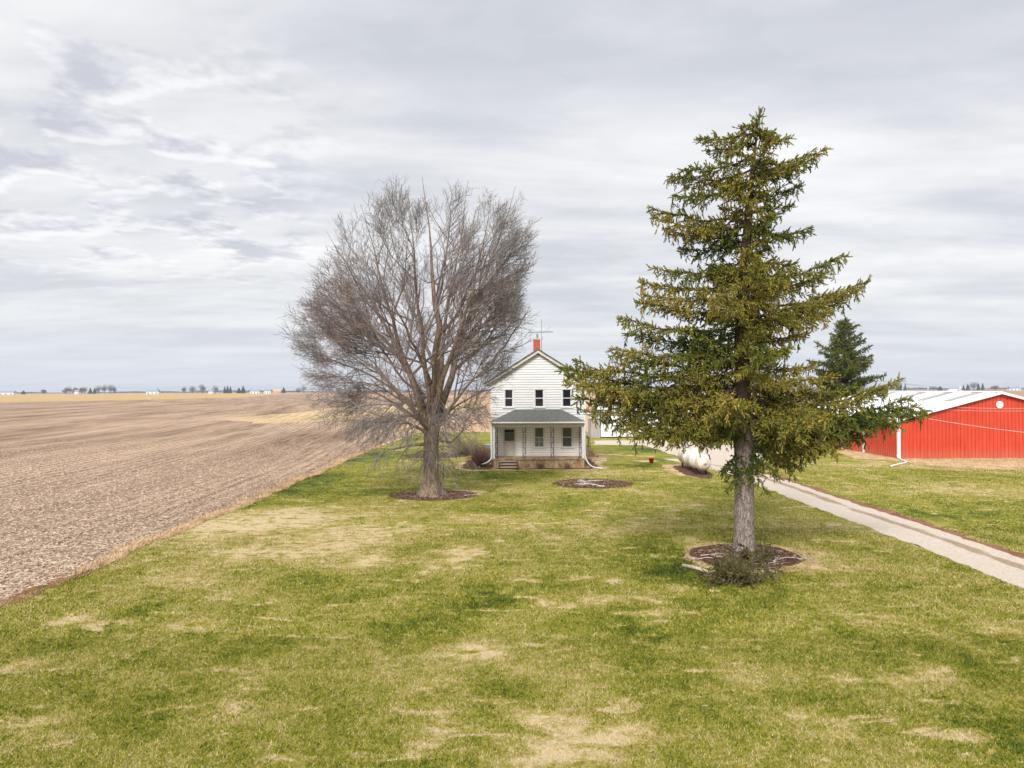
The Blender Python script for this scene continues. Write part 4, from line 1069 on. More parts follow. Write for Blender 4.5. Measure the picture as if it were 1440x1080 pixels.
# front door in its casing
mb = MB(); mb.box(dx0-.17, dx0, HY-.05, HY+.1, ZF, 2.90); mb.box(dx1, dx1+.15, HY-.05, HY+.1, ZF, 2.90); mb.box(dx0-.17, dx1+.15, HY-.06, HY+.1, 2.90, 3.02)
mb.build('door_casing', M['trim'], HOUSE, bevel=.008)
mb = MB(); y0 = HY+.03
mb.box(dx0, dx0+.09, y0, y0+.04, ZF, 2.90); mb.box(dx1-.09, dx1, y0, y0+.04, ZF, 2.90)
for a_, b_ in ((ZF, ZF+.36), (1.42, 1.56), (1.84, 1.93), (2.80, 2.90)): mb.box(dx0+.09, dx1-.09, y0, y0+.04, a_, b_)
mb.box(dx0+.09, dx1-.09, y0+.012, y0+.03, ZF+.36, 1.42); mb.box(dx0+.09, dx1-.09, y0+.012, y0+.03, 1.56, 1.84)
mb.box((dx0+dx1)/2-.02, (dx0+dx1)/2+.02, y0+.002, y0+.012, 1.56, 1.84)
DR = mb.build('door', M['door'], HOUSE, bevel=.006)
MB().box(dx0+.09, dx1-.09, y0+.015, y0+.02, 1.93, 2.80).build('pane', M['clear'], DR)
c = MB()
for q in range(7): a_ = dx0+.09+(dx1-dx0-.18)*q/7; c.box(a_, a_+.10, y0+.08+.01*(q % 2), y0+.09+.01*(q % 2), 1.93, 2.62)
c.build('curtain', M['curtain'], DR)
MB().tube([(dx0+.06, y0-.05, 1.65), (dx0+.06, y0-.05, 1.80)], .012, 6).tube([(dx0+.06, y0, 1.66), (dx0+.06, y0-.05, 1.66)], .010, 6).build('handle', M['galv'], DR)
# main roof: two slabs with overhangs, shingled above and boxed white below
ov, fy0 = .42, HY-.34
def roof_slab(sg, th0, th1):
    ex = PXc+sg*((HX1-HX0)/2+ov); ez = ZE-slope*ov; n_ = (sg*slope, 1); l = math.hypot(*n_); nx, nz_ = n_[0]/l, n_[1]/l
    return [(PXc, ZP+th0/nz_), (ex+nx*th0, ez+nz_*th0), (ex+nx*th1, ez+nz_*th1), (PXc, ZP+th1/nz_)]
mb = MB(); mbt = MB()
for sg in (-1, 1):
    mb.prism(roof_slab(sg, .15, .25), fy0-.05, HY+HD+.4)
    mbt.prism(roof_slab(sg, -.04, .148), fy0, fy0+.035)
    mbt.prism(roof_slab(sg, .0, .04), fy0+.04, HY+HD+.35)
ROOF = mb.build('roof', M['shingle'], HOUSE)
mbt.build('gable_trim', M['trimgrey'], HOUSE)
# chimney, flue and aerial
ccx = Q(754.8, 485, 59.5)[0]; cy0 = 59.2
CH = MB().box(ccx-.28, ccx+.28, cy0, cy0+.56, ZP-.6, 10.05).build('chimney', M['brick'], ROOF)
MB().box(ccx-.31, ccx+.31, cy0-.03, cy0+.59, 10.052, 10.14).build('cap', M['conc'], ROOF)
MB().tube([(ccx+.05, cy0+.28, 10.14), (ccx+.05, cy0+.28, 10.56)], .09, 10).build('flue_pipe', M['galv'], ROOF)
ax = ccx+.40; az_ = Q(760, 467.5, 59.5)[2]; topz_ = Q(760, 449, 59.5)[2]
mb = MB().tube([(ax, 59.5, ZP-.5), (ax, 59.5, topz_)], .026, 6)
bx0, bx1 = ax-1.05, ax+1.0
mb.tube([(bx0, 59.2, az_-.02), (bx1, 59.9, az_+.08)], .032, 5)
for q in range(11):
    t = q/10; px_ = bx0+(bx1-bx0)*t; py_ = 59.2+.7*t; hl = .65-.40*t
    for s_ in (-1, 1): mb.tube([(px_, py_, az_+.1*t), (px_-.14*1+.10*s_, py_+s_*hl, az_+.1*t+(.05 if q % 2 else -.04))], .014, 4)
mb.tube([(ax+.25, 59.5, az_+.02), (ax+.78, 59.6, az_+.55)], .018, 4); mb.tube([(ax, 59.5, az_-.7), (ax+.12, 59.5, az_-.35)], .02, 4)
mb.build('antenna', M['galv'], HOUSE)
# porch: slab, foundation, roof, beam, end walls, iron columns, steps
PX0, PX1 = Q(691, 640, FY)[0], Q(822, 640, FY)[0]
MB().box(PX0+.15, PX1-.02, FY+.05, HY-.03, 0, ZF-.10).box(HX0+.02, HX1-.02, HY-.02, HY+HD+.1, 0, .42).build('foundation', M['conc'], HOUSE)
MB().box(PX0+.02, PX1-.0, FY-.03, HY-.03, ZF-.098, ZF).build('porch_floor', M['conc'], HOUSE, bevel=.01)
ZB0, ZB1, ZG = 3.10, 3.36, 3.50
ey = FY-.28
tx0, tx1 = Q(725, 575, HY)[0], Q(789, 575, HY)[0]
e0, e1 = Q(690, 592, ey)[0]-.02, Q(823.5, 592, ey)[0]+.02
zt = Q(757, 575.5, HY)[2]
mb = MB()
th = .06
A_ = [(e0, ey, ZG), (e1, ey, ZG), (tx1, HY-.03, zt), (tx0, HY-.03, zt), (e0, HY-.03, ZG), (e1, HY-.03, ZG)]
lo_ = [(a, b_, c-th) for a, b_, c in A_]
mb.add(A_+lo_, [(0, 1, 2, 3), (0, 3, 4), (1, 5, 2), (6, 9, 8, 7), (6, 10, 9), (7, 8, 11), (0, 6, 7, 1), (4, 10, 6, 0), (1, 7, 11, 5)])
mb.build('porch_roof', M['shingle'], HOUSE)
MB().box(e0+.03, e1-.03, ey+.03, FY+.17, ZB1-.005, ZG-.065).box(e0+.06, e0+.2, FY+.17, HY-.03, ZB1, ZG-.065).box(e1-.2, e1-.06, FY+.17, HY-.03, ZB1, ZG-.065).build('porch_soffit', M['trimgrey'], HOUSE)
MB().box(PX0+.0, PX1-.0, FY+.0, FY+.16, ZB0, ZB1-.01).box(PX0+.0, PX1, FY-.015, FY+.175, ZB0+.11, ZB0+.14).build('porch_beam', M['trimgrey'], HOUSE)
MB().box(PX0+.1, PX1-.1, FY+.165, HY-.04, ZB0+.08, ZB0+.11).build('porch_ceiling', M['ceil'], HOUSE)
# gutter: a half round trough made of a bent strip
g_ = MB(); pr = [(ey-.11, ZG-.01), (ey-.12, ZG-.06), (ey-.10, ZG-.11), (ey-.03, ZG-.12), (ey+.005, ZG-.09), (ey+.005, ZG-.06), (ey-.02, ZG-.065), (ey-.03, ZG-.10), (ey-.085, ZG-.095), (ey-.10, ZG-.055), (ey-.095, ZG-.01)]
g_.prismx(pr, e0-.02, e1+.02); g_.build('gutter', M['pipe'], HOUSE)
# end walls of the porch with narrow returns
for sg, xa, xb in ((-1, PX0, PX0+.27), (1, PX1-.20, PX1)):
    mb = MB(); xo = xa if sg < 0 else xb
    clap(mb, lambda z: (xa, xb), ZF, ZB0, FY+.02, (), step=.195)
    clap_side(mb, xo, sg, FY+.034, HY-.03, .62, ZB0)
    mb.box(xa+.002, xb-.002, FY+.033, FY+.09, ZF, ZB0)
    mb.box(xo+(.002 if sg < 0 else -.08), xo+(.08 if sg < 0 else -.002), FY+.09, HY-.03, ZF, ZB0)
    mb.build('porch_end_wall', M['siding'], HOUSE)
cols = [Q(p_, 620, FY+.06)[0] for p_ in (697.8, 737.4, 776.7, 816.6)]
for cx in cols:
    mb = MB(); hw = .105; yy = FY+.06
    for s_ in (-1, 1): mb.box(cx+s_*hw-.022, cx+s_*hw+.022, yy-.022, yy+.022, ZF, ZB0)
    mb.box(cx-hw-.03, cx+hw+.03, yy-.03, yy+.03, ZF, ZF+.02)
    for zz in (ZF+.12, (ZF+ZB0)/2, ZB0-.12): mb.box(cx-hw, cx+hw, yy-.008, yy+.008, zz, zz+.02)
    k_ = 5; hh_ = (ZB0-ZF-.3)/k_
    for q in range(k_):      # scrolls between the uprights
        z0_ = ZF+.15+q*hh_; pts = []
        for t in np.linspace(0, 1, 13):
            pts.append((cx+(1 if q % 2 else -1)*math.sin(t*2*math.pi)*.07, yy, z0_+t*hh_))
        mb.tube(pts, .012, 4)
        pts = [(cx+.035*math.cos(a_), yy, z0_+hh_/2+.05*math.sin(a_)) for a_ in np.linspace(0, 2*math.pi, 10)]
        mb.tube(pts, .010, 4)
    mb.build('porch_column', M['iron'], HOUSE)
sx0, sx1 = Q(703.5, 655, 52.8)[0], Q(726.5, 655, 52.8)[0]
M['riser'] = plain('shaded_step_concrete', (.10, .07, .04), (.20, .14, .085), .9, scale=4)  # step concrete darkened: shading of the risers is painted in
M['tread'] = plain('lit_step_concrete', (.58, .50, .38), (.42, .34, .24), .9, scale=3)  # same concrete lightened, as the lit tops of the steps
mb = MB(); rs = MB()
for q, (zt_, yf) in enumerate(((.58, FY-.32), (.39, FY-.62), (.20, FY-.92))):
    rs.box(sx0+.03, sx1-.03, yf+.07, (FY-.03 if q == 0 else FY-.32-.30*(q-1)+.068), 0, zt_-.058)
    mb.box(sx0, sx1, yf, FY-.035 if q == 0 else FY-.02-.30*q, zt_-.055, zt_)
rs.box(sx0-.10, sx0-.002, FY-.60, FY-.035, 0, .5); rs.box(sx1+.002, sx1+.10, FY-.60, FY-.035, 0, .5)
ST = rs.build('porch_steps', M['riser'], HOUSE)
mb.build('tread', M['tread'], ST, bevel=.008)
for pts in ([Q(691.5, 598, FY-.1), Q(691.5, 644, FY-.1), Q(689, 648, FY-.25), Q(684, 651, FY-.5), G(675, 654, .14), G(674, 657, .03)],
            [Q(822, 598, FY-.1), Q(822.5, 641, FY-.1), Q(826, 650, FY-.2), Q(831, 656, FY-.4), G(838, 657.5, .05), G(847, 658.5, .05)]):
    P_ = poly_pts(pts, 30); MB().tube([tuple(a_) for a_ in P_], .05, 8).build('downspout', M['pipe'], HOUSE, smooth=True)
# side steps with iron railing at the right wall
mb = MB()
for q in range(4): mb.box(HX1+.05, HX1+1.0+.26*q, 61.5, 62.9, 0 if q == 3 else .2*(3-q)+.001, .2*(4-q))
mb.build('side_steps', M['conc'], HOUSE, bevel=.01)
for yy in (61.55, 62.85):
    mb = MB()
    mb.tube([(HX1+.12, yy, 1.75), (HX1+1.0, yy, 1.72), (HX1+1.05, yy, .8)], .035, 6); mb.tube([(HX1+.12, yy, .95), (HX1+1.0, yy, .95)], .014, 6)
    for q in range(7): mb.tube([(HX1+.14+q*.13, yy, .8), (HX1+.14+q*.13, yy, 1.74)], .018, 5)
    mb.build('railing', M['iron'], HOUSE)

# galvanised tub seen past the left wall
c0 = G(688, 633); mb = MB(); n_ = 28
ring = lambda sx, sy, z: [(c0[0]+sx*math.cos(2*math.pi*k/n_), c0[1]+.2+sy*math.sin(2*math.pi*k/n_), z) for k in range(n_)]
lv = [ring(.58, .42, .05), ring(.60, .44, .25), ring(.61, .45, .30), ring(.62, .46, .48), ring(.67, .51, .50), ring(.67, .51, .55), ring(.60, .44, .55), ring(.58, .42, .12)]
vs = [p for r_ in lv for p in r_]; fs = [(i*n_+k, i*n_+(k+1) % n_, (i+1)*n_+(k+1) % n_, (i+1)*n_+k) for i in range(len(lv)-1) for k in range(n_)]+[tuple(range(7*n_, 8*n_)), tuple(range(n_-1, -1, -1))]
mb.add(vs, fs); tag(mb.build('metal_tub', M['galv'], smooth=True), 'grey galvanised oval tub on the grass, half hidden by the left wall of the house', 'tub')

# ------------------------------------------------------------------ red barn
def ribbed(name, base, hi, period, axis, rough=.4, metal=0, bumpk=.6, spec=.4):
    m, nt, b = newmat(name); v = nt.pos(); xs = nt.sep(v)
    c = xs[{'x': 0, 'y': 1}[axis]]
    fr = nt.math('FRACT', nt.math('DIVIDE', c, period)); rib = nt.math('PINGPONG', fr, .5)
    r_ = nt.mapr(rib, .0, .09, 1, 0)
    f = nt.noise(v, 1.2, 4, .6); f2 = nt.noise(nt.mapping(v, (1, 1, .12)), 3.5, 3, .6)
    col = nt.mix(nt.mapr(nt.math('ADD', nt.math('MULTIPLY', f, .5), nt.math('MULTIPLY', f2, .5)), .35, .65), base, hi)
    if 'red' in name:      # dust splashed on the foot of the wall, faded streaks below the eave
        dz = nt.math('SUBTRACT', nt.math('ADD', .55, nt.math('MULTIPLY', f2, .9)), xs[2])
        col = nt.mix(nt.mapr(dz, 0, .9, 0, .35), col, (.42, .22, .13, 1))
        col = nt.mix(nt.mapr(nt.noise(nt.mapping(v, (1, 1, .05)), 6, 3, .6), .5, .8, 0, .35), col, (.62, .16, .11, 1))
    nt.put(b.inputs['Base Color'], col); b.inputs['Roughness'].default_value = rough; b.inputs['Metallic'].default_value = metal
    b.inputs['Specular IOR Level'].default_value = spec
    return m
M['redx'] = ribbed('red_steel_front', (.47, .045, .020), (.55, .062, .030), .3, 'x')
M['roofw'] = ribbed('white_steel_roof', (.74, .75, .76), (.86, .87, .88), .9, 'y', .35)
M['barntrim'] = plain('barn_white_trim', (.80, .82, .84), (.70, .72, .75), .4, scale=2)
M['skylight'] = plain('fibreglass_skylight', (.24, .26, .25), (.34, .36, .34), .3, scale=2)
BX0 = G(1281.5, 648.5)[0]; BY0 = 59.3; BXc = Q(1405, 560, BY0)[0]; BX1 = 2*BXc-BX0; BY1 = 81.0
BE = Q(1281.5, 590, BY0)[2]; BP = Q(1405, 552.3, BY0)[2]
BARN = empty('red_barn', (BXc, BY0, 0), 'long red steel barn with white metal roof and round gable vent', 'barn')
bs = (BP-BE)/(BXc-BX0)
# walls with raised ribs
mb = MB()
def top(x): return BE+bs*(BXc-BX0-abs(x-BXc))
mb.prism([(BX0, .0), (BX1, .0), (BX1, BE-.02), (BXc, BP-.02), (BX0, BE-.02)], BY0, BY0+.1)
mb.prism([(BX0, .0), (BX1, .0), (BX1, BE-.02), (BXc, BP-.02), (BX0, BE-.02)], BY1-.1, BY1)
mb.box(BX0, BX0+.1, BY0+.1, BY1-.1, 0, BE-.02); mb.box(BX1-.1, BX1, BY0+.1, BY1-.1, 0, BE-.02)
x_ = BX0+.32
while x_ < BX1-.2:
    z_ = top(x_)-.06
    mb.prism([(x_-.028, .03), (x_+.028, .03), (x_+.028, z_), (x_-.028, z_)], BY0-.05, BY0-.001)
    x_ += .305
y_ = BY0+.32
while y_ < BY1-.2:
    mb.box(BX0-.05, BX0-.001, y_-.028, y_+.028, .03, BE-.12); y_ += .305
mb.build('wall', M['redx'], BARN)
mb = MB()
for s_ in (-1, 1):
    ex = BXc+s_*(BXc-BX0+.38); ez = BE-bs*.38
    mb.prism([(BXc, BP+.0), (ex, ez), (ex, ez+.07), (BXc, BP+.07)], BY0-.35, BY1+.35)
BR = mb.build('roof', M['roofw'], BARN)
mb = MB()     # raised seams of the roof
yy = BY0-.3
while yy < BY1+.3:
    for s_ in (-1, 1):
        ex = BXc+s_*(BXc-BX0+.37); ez = BE-bs*.37
        mb.prism([(BXc, BP+.071), (ex, ez+.071), (ex, ez+.095), (BXc, BP+.095)], yy-.02, yy+.02)
    yy += .305*2
mb.build('seams', M['roofw'], BR)
mb = MB()
mb.prism([(BXc-.25, BP+.06), (BXc, BP+.125), (BXc+.25, BP+.06), (BXc, BP+.10)], BY0-.36, BY1+.36)
mb.build('ridge_cap', M['barntrim'], BR)
for (pxa, pxb) in ((1235, 1256), (1268, 1295), (1303, 1332), (1342, 1373)):     # translucent panels near the ridge
    yc = None
    # invert: the strip on the left slope, upper end near the ridge
    zt_ = BP-.12; d_ = ray(pxb, 0); 
    yc = (BXc-.5)/((pxb-720)/1000)
    for s_ in (-1,):
        x1_, x0_ = BXc-.35, BXc-3.1
        mb = MB(); mb.prism([(x0_, BP-bs*3.1+.098), (x1_, BP-bs*.35+.098), (x1_, BP-bs*.35+.104), (x0_, BP-bs*3.1+.104)], yc-.62, yc+.62)
        mb.build('skylight', M['skylight'], BR)
mb = MB()     # white corner and rake trim
mb.box(BX0-.06, BX0+.14, BY0-.06, BY0-.052, 0, BE-.05).box(BX0-.06, BX0-.052, BY0-.052, BY0+.16, 0, BE-.05)
mb.build('corner_trim', M['barntrim'], BARN)
MB().box(BX1-.14, BX1+.06, BY0-.06, BY0-.052, 0, BE-.05).build('corner_trim', M['barntrim'], BARN)
mb = MB()
for s_ in (-1, 1):
    ex = BXc+s_*(BXc-BX0+.39); ez = BE-bs*.39
    mb.prism([(BXc, BP-.10), (ex, ez-.10), (ex, ez+.10), (BXc, BP+.10)], BY0-.37, BY0-.355)
mb.box(BX0-.40, BX0-.385, BY0-.35, BY1+.35, BE-bs*.39-.12, BE-bs*.39+.03)
mb.build('rake_trim', M['barntrim'], BARN)
def side_y(px): return BX0/((px-720)/1000)
for px_ in (1214.7, 1184, 1162):
    yy = side_y(px_); MB().box(BX0-.10, BX0-.052, yy-.14, yy+.14, .02, BE-.35).build('door_post', M['barntrim'], BARN)
MB().box(BX0-.11, BX0-.052, side_y(1214.7)+.15, side_y(1162)-.15, BE-.5, BE-.35).build('door_track', M['barntrim'], BARN)
vz = Q(1405, 569, BY0)[2]; n_ = 24; mb = MB()
mb.tube([(BXc, BY0-.08, vz), (BXc, BY0-.052, vz)], .30, n_)
VT = mb.build('vent', M['barntrim'], BARN)
mb = MB()
for q in range(4): mb.box(BXc-.2, BXc+.2, BY0-.095, BY0-.082, vz-.16+q*.09, vz-.125+q*.09)
mb.build('louvre', M['trimgrey'], VT)
mb = MB().tube([tuple(a_) for a_ in poly_pts([(BX0-.10, BY0+.02, .30), (BX0-.14, BY0-.02, .12), G(1276, 650, .09), G(1262, 653, .08), G(1253, 655.5, .07)], 24)], .055, 8)
mb.build('downspout', M['pipe'], BARN, smooth=True)
for px_ in (1228.5, 1269, 1305, 1350):
    yy = BXc/((px_-720)/1000)
    MB().tube([(BXc, yy, BP+.10), (BXc, yy, BP+.62)], .012, 5).tube([(BXc, yy, BP+.34), (BXc, yy, BP+.42)], .04, 8).build('lightning_rod', M['pipe'], BARN)

# ------------------------------------------------------------------ white shed behind the driveway
M['shedw'] = ribbed('white_steel_wall', (.66, .70, .76), (.78, .81, .86), .3, 'x')
M['shedroof'] = plain('grey_steel_roof', (.50, .52, .55), (.60, .62, .64), .4, scale=1)
WY = 86.; wx0, wx1 = Q(845, 600, WY)[0], Q(992, 600, WY)[0]
SH = empty('white_shed', ((wx0+wx1)/2, WY, 0), 'long white metal machine shed across the gravel yard, behind the lower spruce boughs', 'shed')
zt_ = 2.9
mb = MB().box(wx0, wx1, WY, WY+8, .0, zt_)
x_ = wx0+.3
while x_ < wx1: mb.box(x_-.03, x_+.03, WY-.02, WY-.001, .15, zt_-.05); x_ += .45
mb.build('wall', M['shedw'], SH)
MB().box(wx0-.02, wx1+.02, WY-.03, WY-.021, .01, .16).build('skirt_board', M['iron'], SH)
MB().prismx([(WY-.3, zt_+.005), (WY+4, zt_+1.1), (WY+8.3, zt_+.005), (WY+8.3, zt_+.06), (WY+4, zt_+1.17), (WY-.3, zt_+.06)], wx0-.3, wx1+.3).build('roof', M['shedroof'], SH)
d0 = Q(848, 600, WY)[0]
mb = MB().box(d0, d0+3.0, WY-.06, WY-.022, .17, 2.5)
for q in range(5): mb.box(d0+.02, d0+2.98, WY-.066, WY-.061, .17+q*.46, .20+q*.46)
mb.build('overhead_door', M['barntrim'], SH)
# weathered wooden lean-to at its left
lx0 = Q(832, 600, WY)[0]; mb = MB()
M['greywood'] = plain('weathered_boards', (.46, .43, .41), (.30, .27, .25), .9, scale=3, mapscale=(4, 1, .3))
for q in range(8):
    a_ = lx0+q*(wx0-lx0-.06)/8; mb.box(a_, a_+(wx0-lx0-.06)/8-.02, WY+.3, WY+.34, 0, 2.35-.02*q)
mb.box(lx0, wx0-.06, WY+.35, WY+4, 0, 2.2)
LT = empty('lean_to', ((lx0+wx0)/2, WY+.3, 0), 'small weathered grey board lean-to against the left end of the white shed', 'shed')
mb.build('wall', M['greywood'], LT)
MB().prismx([(WY+.1, 2.38), (WY+4.2, 2.8), (WY+4.2, 2.86), (WY+.1, 2.44)], lx0-.15, wx0-.03).build('roof', M['shedroof'], LT)

# ------------------------------------------------------------------ propane tank
m, nt, b = newmat('tank_paint'); v = nt.obj()
f = nt.noise(nt.mapping(v, (1, 1, .5)), 1.6, 6, .65); z_ = nt.sep(v)[2]
dirt = nt.math('MULTIPLY', nt.mapr(f, .36, .62), nt.mapr(nt.noise(v, .9, 3), .30, .5, .35, 1))
nt.put(b.inputs['Base Color'], nt.mix(dirt, (.80, .79, .76, 1), (.52, .40, .27, 1))); b.inputs['Roughness'].default_value = .45; M['tank'] = m
TK = empty('propane_tank', (TX, TY, 0), 'long white rust stained propane tank lying on the mulch beside the gravel drive', 'tank')
rt = .56; zc_ = .30+rt; y0_, y1_ = TY-2.5, TY+2.6; n_ = 28; vs = []; fs = []
prof_ = [(-.50+.0, .03), (-.47, .22), (-.38, .37), (-.22, .49), (0, .56)]
ring_ = [(y0_+a_, r_) for a_, r_ in prof_]+[(y0_+1.6, .56), (y0_+1.62, .572), (y0_+1.66, .572), (y0_+1.68, .56), (y0_+3.3, .56), (y0_+3.32, .572), (y0_+3.36, .572), (y0_+3.38, .56)]+[(y1_-a_, r_) for a_, r_ in prof_[::-1]]
for yy, r_ in ring_:
    for k in range(n_): a_ = 2*math.pi*k/n_; vs.append((TX+r_*math.cos(a_), yy, zc_+r_*math.sin(a_)))
for i in range(len(ring_)-1):
    for k in range(n_): fs.append((i*n_+k, i*n_+(k+1) % n_, (i+1)*n_+(k+1) % n_, (i+1)*n_+k))
fs += [tuple(range(n_)), tuple(range(len(ring_)*n_-1, (len(ring_)-1)*n_-1, -1))]
MB().add(vs, fs).build('tank_body', M['tank'], TK, smooth=True)
mb = MB().tube([(TX, TY-.3, zc_+.54), (TX, TY-.3, zc_+.72), (TX, TY-.3, zc_+.78)], [.22, .22, .15], 18); mb.build('valve_dome', M['tank'], TK, smooth=False)
for yy in (y0_+.5, y1_-.6):
    MB().box(TX-.38, TX-.28, yy-.06, yy+.06, .03, zc_-.38).box(TX+.28, TX+.38, yy-.06, yy+.06, .03, zc_-.38).box(TX-.45, TX+.45, yy-.10, yy+.10, .02, .06).build('leg', M['iron'], TK)

# small red bucket on the worn patch
M['redp'] = plain('red_plastic', (.48, .04, .02), (.36, .03, .02), .5, scale=5)
r0_ = G(916, 652); BK = empty('red_bucket', r0_, 'small red bucket on a worn lawn patch between house and propane tank', 'bucket')
vs = []; n_ = 20
pr = [(.15, .04), (.20, .42), (.215, .42), (.215, .46), (.195, .46), (.14, .07)]
for r_, z_ in pr:
    for k in range(n_): a_ = 2*math.pi*k/n_; vs.append((r0_[0]+r_*math.cos(a_), r0_[1]+r_*math.sin(a_), z_))
fs = [(i*n_+k, i*n_+(k+1) % n_, (i+1)*n_+(k+1) % n_, (i+1)*n_+k) for i in range(5) for k in range(n_)]+[tuple(range(5*n_, 6*n_)), tuple(range(n_-1, -1, -1))]
MB().add(vs, fs).build('pail', M['redp'], BK, smooth=True)
MB().tube([(r0_[0]+.2*math.cos(a_), r0_[1]-.06-.12*math.sin(a_), .44-.02*math.sin(a_)) for a_ in np.linspace(0, math.pi, 12)], .007, 4).build('handle', M['galv'], BK)

# ------------------------------------------------------------------ power lines
M['wire'] = plain('aluminium_wire', (.70, .68, .66), (.55, .53, .5), .5, scale=3)
M['wired'] = plain('dark_wire', (.10, .10, .11), None, .5)
def wire(pts, r_, mat, label, sag=.2):
    P_ = [np.array(p) for p in pts]; out = []
    for a_, b_ in zip(P_[:-1], P_[1:]):
        for t in np.linspace(0, 1, 14): q = a_*(1-t)+b_*t; q = q+np.array([0, 0, -sag*4*t*(1-t)]); out.append(tuple(q))
    tag(MB().tube(out, r_, 5).build('power_line', mat, smooth=True), label, 'power line')
wire([Q(1240, 577, 58), Q(1300, 587.6, 52), Q(1520, 616, 40)], .016, M['wire'], 'pale service wire crossing low in front of the red barn wall', .12)
wire([(BXc-3.8, BY0-.36, BE+bs*3.5+.1), Q(1520, 572, 44)], .014, M['wire'], 'upper of the two close wires crossing the barn gable near its peak', .1)
wire([(BXc-4.6, BY0-.36, BE+bs*2.7+.1), Q(1520, 576, 44)], .012, M['wire'], 'lower of the two close wires crossing the barn gable near its peak', .1)
wire([Q(1100, 512, 100), Q(1206, 532.5, 120), Q(1330, 546, 260)], .03, M['wired'], 'dark wire running from behind the small spruce towards the far fields', .0)

# ------------------------------------------------------------------ far farmsteads and trees
M['fartwig'] = plain('far_bare_twigs', (.075, .062, .06), (.12, .09, .085), .9, scale=.3)
M['farbrown'] = plain('far_brown_leaves', (.26, .16, .12), (.17, .11, .09), .9, scale=.3)
M['farpine'] = plain('far_evergreen', (.030, .045, .03), (.05, .07, .045), .9, scale=.3)
rng = np.random.default_rng(77)
def far_tree_meshes(kind):
    """unit height tree: trunk and crown of many small faces"""
    tk = bpy.data.meshes.new('trunk'); mb = MB().tube([(0, 0, 0), (.01, 0, .25), (0, .01, .55)], [.028, .02, .01], 6)
    for q in range(7):
        a_ = rng.uniform(0, 6.28); mb.tube([(0, 0, .2+.04*q), (math.cos(a_)*.16, math.sin(a_)*.16, .42+.05*q)], [.012, .004], 4)
    tk.from_pydata(mb.v, [], mb.f); tk.materials.append(M['fartwig'])
    n = 1300; V = np.empty((n, 3, 3))
    if kind == 'pine':
        z = 1-rng.uniform(0, .93, n)**.5*.95; z = rng.triangular(.05, .2, 1, n); r_ = (1.02-z)*.27*np.sqrt(rng.uniform(.2, 1, n)); a = rng.uniform(0, 6.28, n)
        P = np.stack([r_*np.cos(a), r_*np.sin(a), z], 1); sz = .055; mt = M['farpine']
    else:
        lob = rng.normal(0, 1, (9, 3)); lob /= np.linalg.norm(lob, axis=1, keepdims=True); lob = lob*np.array([.20, .20, .24])+np.array([0, 0, .57])
        idx = rng.integers(0, 9, n); d = rng.normal(0, 1, (n, 3)); d /= np.linalg.norm(d, axis=1, keepdims=True)
        P = lob[idx]+d*(rng.uniform(.2, 1, (n, 1))**.5)*np.array([.21, .21, .20]); sz = .042 if kind == 'bare' else .05; mt = M['fartwig'] if kind == 'bare' else M['farbrown']
    for k in range(3):
        o = rng.normal(0, 1, (n, 3)); o /= np.linalg.norm(o, axis=1, keepdims=True)
        sc_ = sz*(1 if kind != 'bare' else (1.6 if k == 2 else .35)); V[:, k] = P+o*sc_
    V[:, :, 2] = np.maximum(V[:, :, 2], .02)
    cm = np_mesh('crown', V.reshape(-1, 3), np.arange(3*n).reshape(-1, 3), mt)
    return tk, cm
KM = {k: far_tree_meshes(k) for k in ('bare', 'brown', 'pine')}
KM2 = {k: far_tree_meshes(k) for k in ('bare', 'brown', 'pine')}
def far_tree(px, hpx, kind, label, Y=1500, wid=1.0, group=None):
    p = Q(px, 548, Y); t = empty({'bare': 'bare_tree', 'brown': 'bare_tree', 'pine': 'evergreen_tree'}[kind], (p[0], p[1], 0), label, 'tree', group)
    mk = random.choice((KM, KM2))[kind]
    for nm, me in zip(('trunk', 'crown'), mk): link_mesh(nm, me, t)
    h_ = (hpx+3.2)*Y/1000; t.scale = (h_*wid, h_*wid, h_); t.rotation_euler = (0, 0, random.uniform(0, 6.28))
    return t
GL = 'trees of the farmstead on the far left horizon'
